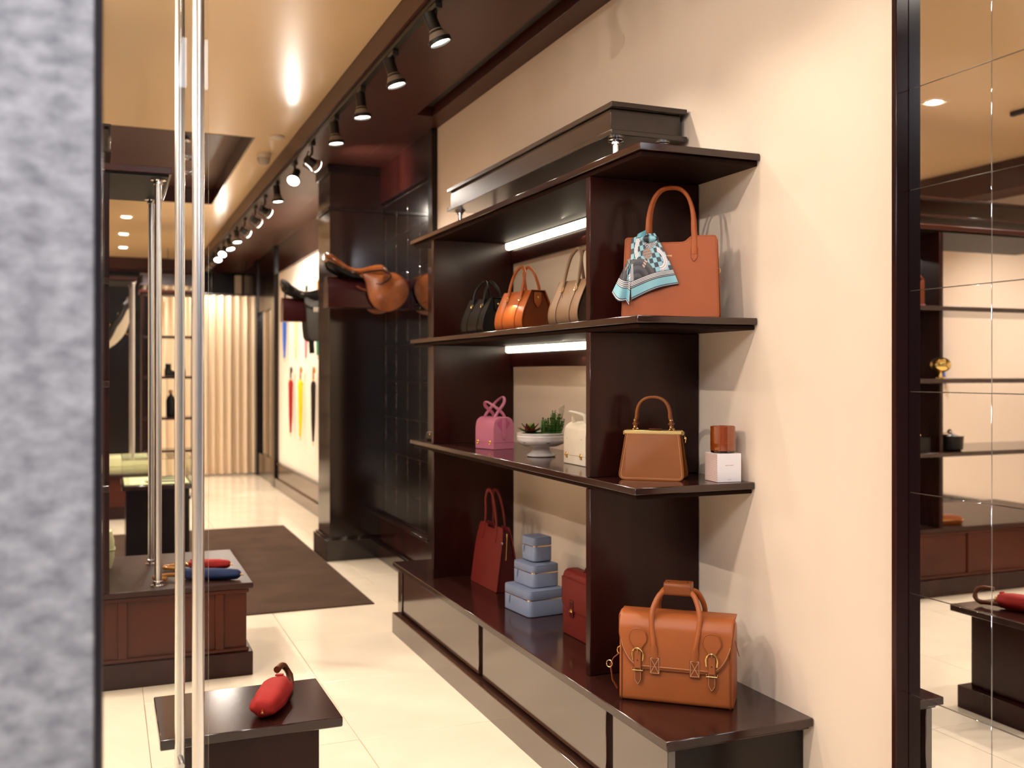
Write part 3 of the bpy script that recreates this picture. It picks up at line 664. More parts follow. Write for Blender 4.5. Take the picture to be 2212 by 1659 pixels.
# --- tan travel bag with buckled flap (bottom, near end)
def travel_bag():
    t = thing('travel_bag', 'tan leather travel bag with buckled flap and padded handle on the bottom ledge', 'travel bag', (1.795, 2.885, .3995), -40.3)
    w, h, d = .375, .285, .165
    prof = rpoly([(-d/2, 0), (d/2, 0), (d/2-.004, h-.002), (-d/2+.004, h-.002)], [.02, .02, .06, .06], 7)
    loops = []
    for i, x in enumerate((-w/2, -w/2+.006, -w/2+.012, 0, w/2-.012, w/2-.006, w/2)):
        k = .92 if i in (0, 6) else (.975 if i in (1, 5) else 1)
        loops.append([(x, y*k, .0+(z*k + (1-k)*.02)) for y, z in prof])
    MB().loft(loops).build('body', 'saddle_tan', t)
    for sx in (-1, 1):
        MB().tube([(sx*(w/2-.008), y*1.0, z) for y, z in prof], .0032, 7, closed=True).build('piping', 'saddle_edge', t)
    # flap: follows the profile from the back of the top over the front; its lower edge is curved
    fp = [(d/2-.05, h), (-d/2+.055, h)] + [(-d/2+.004+.052*(1-sin(a)), h-.056*(1-cos(a))) for a in [i*PI/2/8 for i in range(1, 9)]] + [(-d/2+.002-.003, h-.10), (-d/2-.002, h-.15), (-d/2-.003, 0)]
    seg = [0]
    for a, b in zip(fp, fp[1:]): seg.append(seg[-1]+math.hypot(a[0]-b[0], a[1]-b[1]))
    def at(s):
        for i in range(len(fp)-1):
            if s <= seg[i+1]:
                k = (s-seg[i])/(seg[i+1]-seg[i]); return lerp(fp[i][0], fp[i+1][0], k), lerp(fp[i][1], fp[i+1][1], k)
        return fp[-1]
    def s_end(x):
        a = abs(x)/(w/2+.004); full = seg[10]+.074
        return full if a < .60 else lerp(full, seg[2]+.018, 1-math.sqrt(max(0, 1-((a-.60)/.40)**2)))
    def fl_(u, v):
        x = (w/2+.004)*(2*u-1); x = math.copysign(min(abs(x), w/2+.004), x); s = s_end(x)*v; y, z = at(s)
        return (x, y-.003*min(1, v*4), z+.004)
    f = MB().grid(fl_, 72, 30).build('flap', 'saddle_tan', t, 60); md = f.modifiers.new('thickness', 'SOLIDIFY'); md.thickness = .004; md.offset = 0
    rim = [fl_(i/72, 1) for i in range(73)]
    MB().tube(rim, .0026, 6).build('flap_edge', 'saddle_edge', f)
    st = [tuple(fl_(i/72, .965)) for i in range(2, 71)]; MB().tube([(x, y-.0025, z) for x, y, z in st], .0006, 4).build('flap_stitching', 'stitch', f)
    yf = -d/2-.007
    # buckled straps
    for x in (-.122, .122):
        top = rpoly([(x-.012, h-.118), (x+.012, h-.118), (x+.015, h-.10), (x+.033, h-.075), (x+.025, h-.042), (x, h-.035), (x-.025, h-.042), (x-.033, h-.075), (x-.015, h-.10)], .012, 4)
        def ff(xx, yy, zz):
            s0 = max(0, zz-(h-.056)); return (xx, yf-.002+yy + .052*(1-math.sqrt(max(0, 1-(min(s0, .05)/.056)**2))), zz)
        sp = MB().prism(top, -.002, .001, .0008, ff).build('strap_patch', 'saddle_tan', t); MB().tube([ff(a, -.003, b) for a, b in inset(top, .002)], .0005, 4, closed=True).build('stitching', 'saddle_edge', sp)
        tongue = rpoly([(x-.012, h-.112), (x-.012, h-.208), (x, h-.226), (x+.012, h-.208), (x+.012, h-.112)], [.002, .006, .006, .006, .002], 3)
        tg = MB().prism(tongue, yf-.006, yf-.003, .0008).build('strap_tongue', 'saddle_edge', t)
        MB().tube([(a, yf-.0063, b) for a, b in inset(tongue, .002)], .0005, 4, closed=True).build('stitching', 'stitch', tg)
        lp = MB().box(x-.010, x+.010, yf-.0095, yf-.0062, h-.168, h-.112, .001).build('strap_loop', 'saddle_tan', tg)
        MB().lathe([(.0022, 0), (.0022, .0008)], 8, axis_matrix((x, yf-.0096, h-.142), (0, -1, 0))).build('hole', 'black', tg)
        bk = [(x-.017, yf-.010, h-.142)] + [(x+.019*-cos(a), yf-.011, h-.122+.022*sin(a)) for a in [i*PI/10 for i in range(11)]] + [(x+.017, yf-.010, h-.142)]
        MB().tube(bk, .0026, 8).build('buckle', 'gold', t); MB().tube([(x, yf-.012, h-.10), (x, yf-.013, h-.118)], .0017, 6).build('buckle_pin', 'gold', t)
        MB().tube([(x-.018, yf-.010, h-.166), (x-.018, yf-.010, h-.175), (x+.018, yf-.010, h-.175), (x+.018, yf-.010, h-.166)], .002, 6).build('keeper', 'gold', t)
    # handles with padded grip
    for sg, zt in ((-1, .372), (1, .368)):
        y0 = sg*(d/2+.006)
        path = smooth_path([(-.066, y0, h-.135), (-.069, y0-.004, h-.09), (-.078, y0*.9, h-.03), (-.078, y0*.72, h+.02), (-.058, y0*.42, h+.068), (-.03, y0*.16, zt-.004), (0, y0*.14, zt), (.03, y0*.16, zt-.004), (.058, y0*.42, h+.068), (.078, y0*.72, h+.02), (.078, y0*.9, h-.03), (.069, y0-.004, h-.09), (.066, y0, h-.135)], 5)
        n = len(path); hd = MB().tube(path, [.009 if 4 < i < n-5 else .012 for i in range(n)], 10, bino=(0, 1, 0), flat=[.007 if 4 < i < n-5 else .003 for i in range(n)]).build('handle', 'saddle_tan', t)
        for sx in (-1, 1):
            c = sx*.066; z0 = h-.128
            pt = MB().prism(rpoly([(c-.0175, z0-.058), (c+.0175, z0-.058), (c+.0175, z0), (c-.0175, z0)], .002, 2), y0-.002, y0+.002, .0006).build('handle_patch', 'saddle_edge', hd)
            if sg < 0:
                q = MB()
                for a, b in (((-.014, -.054), (.014, -.004)), ((.014, -.054), (-.014, -.004)), ((-.014, -.054), (.014, -.054)), ((-.014, -.004), (.014, -.004)), ((-.014, -.054), (-.014, -.004)), ((.014, -.054), (.014, -.004))):
                    q.tube([(c+a[0], y0-.0023, z0+a[1]), (c+b[0], y0-.0023, z0+b[1])], .0006, 4)
                q.build('stitching', 'stitch', pt)
    g = MB().loft([[(x, y*k, z) for y, z in rpoly([(-.034, .350), (.034, .350), (.034, .393), (-.034, .393)], .014, 5)] for x, k in ((-.046, .9), (-.043, 1), (.043, 1), (.046, .9))]).build('grip', 'saddle_edge', t)
    for x in (-.032, .032): MB().lathe([(.004, 0), (.004, .001), (.001, .002)], 10, axis_matrix((x, -.012, .3915), (0, -.3, 1))).build('grip_stud', 'gold', g)
    # shoulder strap hanging on the left side, zip tag on the right
    MB().tube([(-w/2-.010+.009*cos(a), -.02, h-.135+.013*sin(a)) for a in [i*PI/6 for i in range(12)]], .002, 6, closed=True).build('ring', 'gold', t)
    MB().strap([(-w/2-.012, -.02, h-.145), (-w/2-.03, -.03, h-.16), (-w/2-.040, -.035, h-.18), (-w/2-.034, -.03, h-.235), (-w/2-.018, -.025, .02)], .014, .003, (0, 1, 0)).build('shoulder_strap', 'saddle_edge', t)
    MB().tube([(-w/2-.042+.010*cos(a), -.042, h-.178+.012*sin(a)) for a in [i*PI/6 for i in range(12)]], .0018, 6, closed=True).build('strap_buckle', 'gold', t)
    MB().strap([(w/2+.004, -.03, h-.07), (w/2+.010, -.04, h-.09), (w/2+.018, -.045, h-.115)], .010, .002, (0, 1, 0)).build('zip_tag', 'saddle_edge', t)
travel_bag()

# --- three bell-shaped handbags on the upper shelf
def bell_bag(label, loc, rz, main, dark, tall=1.0, lean=0.0):
    t = thing('bell_handbag', label, 'handbag', loc, rz, 'bell-shaped handbags on the upper shelf')
    w, h = .235, .178
    half = smooth_path([(0, 0, 0), (.05, 0, .0), (.078, 0, .012), (.085, 0, .04), (.078, 0, .08), (.058, 0, .128), (.040, 0, h-.012), (.034, 0, h)], 4)
    pr = [(x, z) for x, _, z in half] + [(-x, z) for x, _, z in half[::-1]][:-1]
    def ring(x, k, zk=0): return [(x, a*k, zk+b*(1-zk/h*1.2)) for a, b in pr]
    MB().loft([ring(x, k, q) for x, k, q in ((-w/2+.010, .985, .003), (-w/2+.011, .99, .002), (w/2-.011, .99, .002), (w/2-.010, .985, .003))]).build('gusset_body', dark, t)
    # wrap panel: open U that overhangs the gussets
    wrap = [(y, z) for y, z in pr if True]
    o2 = inset(wrap, -.0035)
    MB().loft([[(x, y, max(z, 0)) for y, z in o2] for x in (-w/2, -w/2+.003, -.001, .001, w/2-.003, w/2)] , caps=False).build('wrap_panel', main, t)
    for sx in (-1, 1):
        MB().tube([(sx*w/2, y, max(z, .0005)) for y, z in o2], .0022, 6, closed=True).build('edge_piping', main, t)
        MB().tube([(sx*.055, y*1.012, max(z, .0005)+.0003) for y, z in inset(wrap, -.0038)], .0014, 6, closed=True).build('seam', dark, t)
    for sg in (-1, 1):
        y0 = sg*.0595
        for sx in (-1, 1):
            MB().box(-.011, .011, -.003, .003, -.006, .006, .001, Matrix.Translation((sx*.055, sg*.056, .140)) @ Matrix.Rotation(sg*.35, 4, 'X')).build('strap_loop', main, t)
            MB().tube([(sx*.055+.0095*cos(a), sg*(.059-.004*sin(a)), .146+.010*sin(a)) for a in [i*PI/6 for i in range(12)]], .0018, 6, closed=True).build('buckle', 'gold', t)
        zt = h+.118*tall
        path = smooth_path([(-.055, y0-sg*.002, .138), (-.056, sg*.050, .168), (-.055, sg*.040+lean, h+.035), (-.045, sg*.026+lean*2, h+.085*tall), (-.02, sg*.018+lean*3, zt-.006), (0, sg*.017+lean*3, zt), (.02, sg*.018+lean*3, zt-.006), (.045, sg*.026+lean*2, h+.085*tall), (.055, sg*.040+lean, h+.035), (.056, sg*.050, .168), (.055, y0-sg*.002, .138)], 5)
        MB().tube(path, .0068, 9).build('handle', main, t)
        MB().strap([(-.050, sg*.061, .135), (-.040, sg*.067, .118), (-.028, sg*.071, .100)], .003, .0015, (1, 0, 0)).build('tie_end', dark, t)
    MB().lathe([(.005, 0), (.005, .002), (.0015, .003)], 10, axis_matrix((w/2-.004, 0, h-.028), (1, 0, 0))).build('stud', 'gold', t)
    tabp = rpoly([(-.018, h-.004), (-.018, h-.05), (0, h-.075), (.018, h-.05), (.018, h-.004)], .006, 3)
    R_ = Matrix.Translation((w/2-.006, 0, 0)) @ Matrix.Rotation(PI/2, 4, 'Z')
    MB().prism(tabp, -.004, .001, .001, X=R_).build('side_tab', main, t)
    box('top_strap', dark, -w/2+.02, w/2-.006, -.017, .017, h-.006, h+.001, t, .002)
bell_bag('glossy black bell-shaped handbag, leftmost of three on the upper shelf', (1.778, 4.66, 1.6915), -83, 'black_leather', 'black_edge', .78)
bell_bag('bright tan bell-shaped handbag between the black and taupe ones', (1.780, 4.185, 1.6915), -81, 'cognac', 'cognac_dark', 1.0)
bell_bag('taupe bell-shaped handbag half hidden by the shelf upright', (1.775, 3.585, 1.6915), -86, 'taupe', 'taupe_dark', 1.12)

# --- two small gabled bags on the middle shelf
def gable_bag(label, loc, rz, main, dark, w, d, h, sl, hh=1.0):
    t = thing('gable_handbag', label, 'handbag', loc, rz, 'small gabled handbags on the middle shelf')
    k = h/.165
    poly = rpoly([(-d/2, 0), (d/2, 0), (d/2, h*.70), (d*.455, h*.90), (d*.25, h), (-d*.25, h), (-d*.455, h*.90), (-d/2, h*.70)], [.004, .004, .03*k, .022*k, .010, .010, .022*k, .03*k], 5)
    n = len(poly); loops = []
    for x in (-w/2, -w/2+.004, w/2-.004, w/2):
        q = .97 if abs(abs(x)-w/2) < 1e-6 else 1
        loops.append([(x, y*q, z*q+(1-q)*.02) for y, z in poly])
    MB().loft(loops).build('body', main, t)
    # sunken gusset fold on each end
    for sx in (-1, 1):
        R_ = Matrix.Translation((sx*(w/2-.001), 0, 0)) @ Matrix.Rotation(PI/2, 4, 'Z')
        tri = rpoly([(-d*.34, h*.80), (0, h*.48), (d*.34, h*.80), (d*.13, h*.97), (-d*.13, h*.97)], .012, 4)
        MB().prism(tri, -.0022, .0022, .001, X=R_).build('gusset_fold', dark, t)
        tp = rpoly([(-.011*k, h*.99), (-.013*k, h*.45), (0, h*.26), (.013*k, h*.45), (.011*k, h*.99)], [.002, .008, .012, .008, .002], 4)
        MB().prism(tp, -.0052, .0052, .001, X=R_).build('side_strap', main, t)
    seam = MB(); z = h*.215
    seam.tube([(-w/2-.0008, -d/2-.0008, z), (w/2+.0008, -d/2-.0008, z), (w/2+.0008, d/2+.0008, z), (-w/2-.0008, d/2+.0008, z)], .0008, 4, closed=True); seam.build('seam', dark, t)
    for x in (-w*.33, w*.33):
        lk = MB().box(x-.008*k, x+.008*k, -d/2-.004, -d/2, z-.011*k, z+.011*k, .003).build('lock_plate', 'gold', t)
        MB().lathe([(.005*k, 0), (.005*k, .003), (.002, .005)], 12, axis_matrix((x, -d/2-.004, z+.002), (0, -1, 0))).build('lock_knob', 'gold', lk)
    for sg in (-1, 1):
        for sx in (-1, 1):
            MB().tube([(sx*w*.30+.006*k*cos(a), sg*d*.24, h*.93+.008*k*sin(a)) for a in [i*PI/6 for i in range(12)]], .0018*k, 6, closed=True).build('ring', 'gold', t)
            MB().strap([(sx*w*.30, sg*d*.27, h*.93), (sx*w*.31, sg*d*.40, h*.82), (sx*w*.33, sg*(d*.5+.001), h*.60)], .003, .0014, (1, 0, 0)).build('tie_cord', dark, t)
        s = sl*sg
        path = smooth_path([(-w*.30, sg*d*.24, h*.96), (-w*.28, sg*d*.20+s*.3, h*(1+.12*hh)), (-w*.24, s*.9, h*(1+.34*hh)+.015*(sg < 0)), (0, s*1.5, h*(1+.48*hh)+.022*(sg < 0)), (w*.24, s*.9, h*(1+.34*hh)+.015*(sg < 0)), (w*.28, sg*d*.20+s*.3, h*(1+.12*hh)), (w*.30, sg*d*.24, h*.96)], 6)
        MB().tube(path, .0042*k, 8, bino=(0, 1, 0), flat=.0088*k).build('handle', main, t)
    return t
gable_bag('pink leather mini doctor bag with crossed handles on the middle shelf', (1.812, 4.645, 1.1205), -74, 'pink', 'pink_dark', .15, .132, .160, -.035)
gable_bag('cream leather doctor bag with gold locks beside the potted succulents', (1.868, 3.692, 1.1205), -90, 'cream_leather', 'cream_edge', .205, .15, .175, .06, .28)

# --- burgundy tote (bottom ledge)
def red_tote():
    t = thing('tote_bag', 'burgundy leather tote with long handles on the bottom ledge', 'handbag', (1.862, 4.772, .3995), -88)
    w, h, db, dt = .345, .318, .122, .035
    D_ = lambda z: lerp(db, dt, max(0, (z/h-.12)/.88)) if z > .12*h else db
    loops = []
    for k in range(9):
        z = .001+(h-.02)*k/8; q = lerp(1, .90, (z/h)**1.5)
        loops.append(rrect(w*q-.008, D_(z)-.006, .008, z))
    MB().loft(loops).build('gusset_body', 'burgundy_dark', t)
    for sg in (-1, 1):
        poly = rpoly([(-w/2, 0), (w/2, 0), (w/2*.97, h*.72), (w/2*.86, h), (.055, h), (.045, h-.016), (-.045, h-.016), (-.055, h), (-w/2*.86, h), (-w/2*.97, h*.72)], [.015, .015, .06, .02, .006, .006, .006, .006, .02, .06], 5)
        o = MB().prism(poly, -.003, .003, .001, lambda x, y, z: (x, sg*(D_(z)/2)+y, z)).build('front_panel' if sg < 0 else 'back_panel', 'burgundy', t)
        hp = smooth_path([(-.085, sg*(D_(h*.74)/2+.006), h*.74), (-.080, sg*(D_(h)/2+.007), h-.02), (-.066, sg*.022, h+.055), (-.055, sg*.02-.008, h+.125), (-.03, sg*.018-.012, h+.168), (0, sg*.018-.012, h+.178), (.03, sg*.018-.012, h+.168), (.055, sg*.02-.008, h+.125), (.066, sg*.022, h+.055), (.080, sg*(D_(h)/2+.007), h-.02), (.085, sg*(D_(h*.74)/2+.006), h*.74)], 5)
        n = len(hp); MB().tube(hp, [lerp(.0035, .0085, min(1, min(i, n-1-i)/9)) for i in range(n)], 9, bino=(0, 1, 0), flat=[lerp(.002, .006, min(1, min(i, n-1-i)/9)) for i in range(n)]).build('handle', 'burgundy', t)
    MB().tube([(w/2-.0035-.012*u, -.012+.012*u, .16+.13*u) for u in (0, .25, .5, .75, 1)], .0022, 6).build('zip', 'gold', t)
    MB().lathe([(.007, 0), (.007, .003), (.002, .004)], 14, axis_matrix((w/2-.006, -.034, .245), (1, 0, 0))).build('stud', 'polished', t)
red_tote()

# --- stack of three blue travel jewellery cases
def zip_case(label, loc, rz, w, d, h, lid):
    t = thing('jewellery_case', label, 'case', loc, rz, 'stacked dusty blue zip cases')
    r = .028 if w > .15 else .022
    MB().loft([rrect(w-.006, d-.006, r-.003, .0), rrect(w, d, r, .003), rrect(w, d, r, h-lid-.005), rrect(w-.002, d-.002, r-.001, h-lid-.0035)]).build('case_body', 'dusty_blue', t)
    MB().loft([rrect(w-.003, d-.003, r-.002, h-lid-.0045), rrect(w-.003, d-.003, r-.002, h-lid+.0015)]).build('zip', 'gold', t)
    l = MB().loft([rrect(w-.002, d-.002, r-.001, h-lid+.0005), rrect(w, d, r, h-lid+.003), rrect(w, d, r, h-.008), rrect(w-.004, d-.004, r-.002, h-.003), rrect(w-.014, d-.014, r-.006, h-.0005), rrect(w-.03, d-.03, r-.01, h)]).build('lid', 'dusty_blue', t)
    MB().tube([(x, y, h-.0032) for x, y, _ in rrect(w-.004, d-.004, r-.002, 0)], .0011, 5, closed=True).build('lid_seam', 'dusty_blue_dark', l)
    MB().strap([(-w*.22, -d/2-.001, h-lid-.002), (-w*.225, -d/2-.006, h-lid-.012), (-w*.235, -d/2-.007, h-lid-.034)], .008, .002, (1, 0, 0)).build('zip_pull', 'dusty_blue', t)
    MB().strap([(w*.1, d*.36, h+.0015), (w*.16, d*.38, h+.003), (w*.24, d*.36, h+.0015)], .006, .002, (0, 1, 0)).build('top_loop', 'dusty_blue_dark', l) if w > .15 else None
zip_case('largest dusty blue zip case, at the bottom of the stack of three', (1.838, 4.205, .3995), -84, .25, .195, .118, .042)
zip_case('medium dusty blue zip case in the middle of the stack of three', (1.855, 4.225, .5195), -84, .195, .145, .103, .036)
zip_case('smallest dusty blue zip case on top of the stack of three', (1.868, 4.245, .6270), -84, .125, .102, .112, .040)

# --- burgundy briefcase
def briefcase():
    t = thing('briefcase', 'burgundy leather briefcase with brass lock standing beside the blue cases', 'briefcase', (1.845, 3.612, .3995), -88)
    w, h, d = .38, .272, .092
    prof = rpoly([(-d/2, 0), (d/2, 0), (d/2, h), (-d/2, h)], [.006, .006, .035, .035], 6)
    MB().loft([[(x, y*q, z*q+(1-q)*.1) for y, z in prof] for x, q in ((-w/2, .97), (-w/2+.004, 1), (w/2-.004, 1), (w/2, .97))]).build('body', 'burgundy', t)
    fpoly = rpoly([(-w/2-.001, h-.03), (-w/2-.001, h*.46), (-w*.3, h*.40), (w*.3, h*.40), (w/2+.001, h*.46), (w/2+.001, h-.03)], [.001, .02, .06, .06, .02, .001], 4)
    f = MB().prism(fpoly, -d/2-.004, -d/2-.0002, .001).build('flap', 'burgundy', t); MB().tube([(x, -d/2-.0044, z) for x, z in inset(fpoly, .003)], .0006, 4, closed=True).build('stitching', 'burgundy_dark', f)
    for x in (-.10, .10):
        tb = MB().prism(rpoly([(x-.018, h*.32), (x+.018, h*.32), (x+.018, h*.57), (x-.018, h*.57)], .004, 3), -d/2-.007, -d/2-.004, .001).build('lock_tab', 'burgundy_dark', f)
        MB().lathe([(.010, 0), (.010, .002), (.004, .005), (.004, .008), (.001, .009)], 14, axis_matrix((x, -d/2-.007, h*.40), (0, -1, 0))).build('lock', 'gold', tb)
        for dx in (-.011, -.004, .004, .011): MB().lathe([(.0018, 0), (.0018, .0008)], 8, axis_matrix((x+dx, -d/2-.007, h*.55), (0, -1, 0))).build('rivet', 'gold', tb)
    MB().tube(smooth_path([(-.07, 0, h-.002), (-.066, 0, h+.012), (-.05, 0, h+.02), (0, 0, h+.022), (.05, 0, h+.02), (.066, 0, h+.012), (.07, 0, h-.002)], 4), .006, 8).build('handle', 'burgundy_dark', t)
    for x in (-.07, .07): MB().lathe([(.011, 0), (.011, .003), (.004, .005)], 12, Matrix.Translation((x, 0, h-.001))).build('handle_plate', 'burgundy_dark', t)
briefcase()

# --- dark clutch at the far end of the middle shelf
t = thing('clutch_bag', 'small dark green clutch at the far left end of the middle shelf', 'handbag', (1.72, 5.30, 1.1205), -80)
MB().loft([[(x, y, z) for y, z in rpoly([(-.035*k, .0), (.035*k, .0), (.028*k, .05*k), (-.028*k, .05*k)], .014, 4)] for x, k in ((-.085, .6), (-.078, .95), (0, 1.05), (.078, .95), (.085, .6))]).build('body', mat('dark_green_leather', '#12211d', .35), t)
MB().lathe([(.006, 0), (.006, .004), (.001, .006)], 12, axis_matrix((-.02, -.033, .035), (0, -1, 0))).build('clasp', 'gold', t)

# --- footed bowl of succulents
bw = thing('footed_bowl', 'white glazed footed bowl with blue marks holding succulents', 'bowl', (1.838, 4.125, 1.1205), -25)
MB().lathe([(.062, 0), (.066, .003), (.066, .008), (.05, .018), (.040, .032), (.038, .042), (.075, .047), (.100, .058), (.109, .070), (.1115, .078), (.1105, .083), (.1125, .088), (.1125, .094), (.1110, .097), (.1135, .101), (.1135, .107), (.110, .108), (.106, .100), (.09, .096)], 56, caps=True).build('bowl', 'ceramic', bw)
for a, z in ((-1.25, .069), (-2.35, .070)):
    r = .1065; q = MB(); c = Vector((r*cos(a), r*sin(a), z)); A = axis_matrix(c, (cos(a), sin(a), -.25))
    q.loft([[(.011*k*cos(b)*(1+.3*sin(3*b)), .006*k*sin(b)*(1+.25*cos(2*b)), zz) for b in [i*PI/7 for i in range(14)]] for k, zz in ((1, -.002), (1, .0008), (.9, .0012))], X=A); q.build('painted_mark', 'cobalt', bw)
pl = MB().lathe([(.106, .099), (.085, .107), (.04, .110), (.002, .111)], 30).build('soil', 'moss', bw)
def bowl_pt(x, y, z): return bw.matrix_basis @ Vector((x, y, z))
def place(label, name, x, y, z, cat='succulent'):
    c = bowl_pt(x, y, z); return thing(name, label, cat, (1.838+x*cos(math.radians(-25))-y*sin(math.radians(-25)), 4.125+x*sin(math.radians(-25))+y*cos(math.radians(-25)), 1.1205+z), -25)
def leaf_blade(L, w, m, parent, X, curl=.25):
    secs = []
    for i in range(6):
        u = i/5; ww = w*(sin(PI*min(.98, .12+.85*u))**.8)*(1-.3*u) + .0004; th = .0022*(1-.6*u)
        x = L*u; z = curl*L*u*u
        secs.append([(x, -ww/2, z+.1*ww), (x, 0, z-th), (x, ww/2, z+.1*ww), (x, 0, z+th)])
    return MB().loft(secs, X=X).build('leaf', m, parent)
ros = place('red and green rosette succulent in the footed bowl', 'rosette_succulent', -.050, -.035, .102)
for ring_i, (n, L, w, tilt) in enumerate(((10, .064, .034, .16), (8, .056, .030, .5), (6, .036, .020, 1.0), (4, .024, .013, 1.3))):
    for k in range(n):
        a = 2*PI*(k+.5*(ring_i % 2))/n
        X = Matrix.Translation((0, 0, .006+.005*ring_i)) @ Matrix.Rotation(a, 4, 'Z') @ Matrix.Rotation(-tilt, 4, 'Y')
        leaf_blade(L, w, 'leaf_red' if ring_i < 2 and (k % 3) else ('leaf_light' if ring_i > 1 else 'leaf'), ros, X)
cac = place('slim upright cactus in the middle of the footed bowl', 'column_cactus', .008, -.03, .104)
MB().loft([[(r*(1+.18*cos(7*b))*cos(b), r*(1+.18*cos(7*b))*sin(b), z) for b in [i*2*PI/28 for i in range(28)]] for r, z in ((.007, 0), (.0085, .01), (.008, .05), (.0075, .058), (.0045, .064), (.001, .066))]).build('stem', 'leaf', cac)
MB().lathe([(.002, .066), (.005, .069), (.004, .074), (.001, .076)], 10).build('bud', 'leaf_red', cac)
bush = place('bushy green stonecrop at the right of the footed bowl', 'stonecrop_plant', .055, .0, .104)
st = MB(); lf = MB()
for k in range(80):
    a = random.uniform(0, 2*PI); r = .034*math.sqrt(random.random()); x, y = r*cos(a)*1.15, r*sin(a)
    H_ = random.uniform(.035, .085)*(1.15-abs(x)/.08) + (.012 if x > 0 else 0); tx, ty = x*1.35+random.uniform(-.006, .006), y*1.35+random.uniform(-.006, .006)
    path = [(lerp(x, tx, u), lerp(y, ty, u), H_*u) for u in (0, .35, .7, 1)]
    st.tube(path, [.0016, .0014, .0012, .0008], 5)
    for i in range(int(H_/.0042)):
        u = (i+.5)/(H_/.0042); b = i*2.4
        c = Vector((lerp(x, tx, u), lerp(y, ty, u), H_*u)); dv = Vector((cos(b), sin(b), 1.1)).normalized()*.0105
        sd = dv.cross(Vector((0, 0, 1))).normalized()*.0026
        lf.add([c, c+dv*.5+sd, c+dv, c+dv*.5-sd, c+dv*.5+Vector((0, 0, .0012))], [(0, 1, 4), (1, 2, 4), (2, 3, 4), (3, 0, 4), (0, 3, 2, 1)])
for k in range(5):
    a = random.uniform(-.6, .6); st.tube(smooth_path([(.02, .0, .05), (.028+.004*k, a*.01, .085), (.026+.006*k, a*.02, .115+.004*k)], 4), .0008, 4)
st.build('stems', 'leaf', bush)
o = lf.build('leaves', 'leaf', bush, 0); o['kind'] = 'stuff'

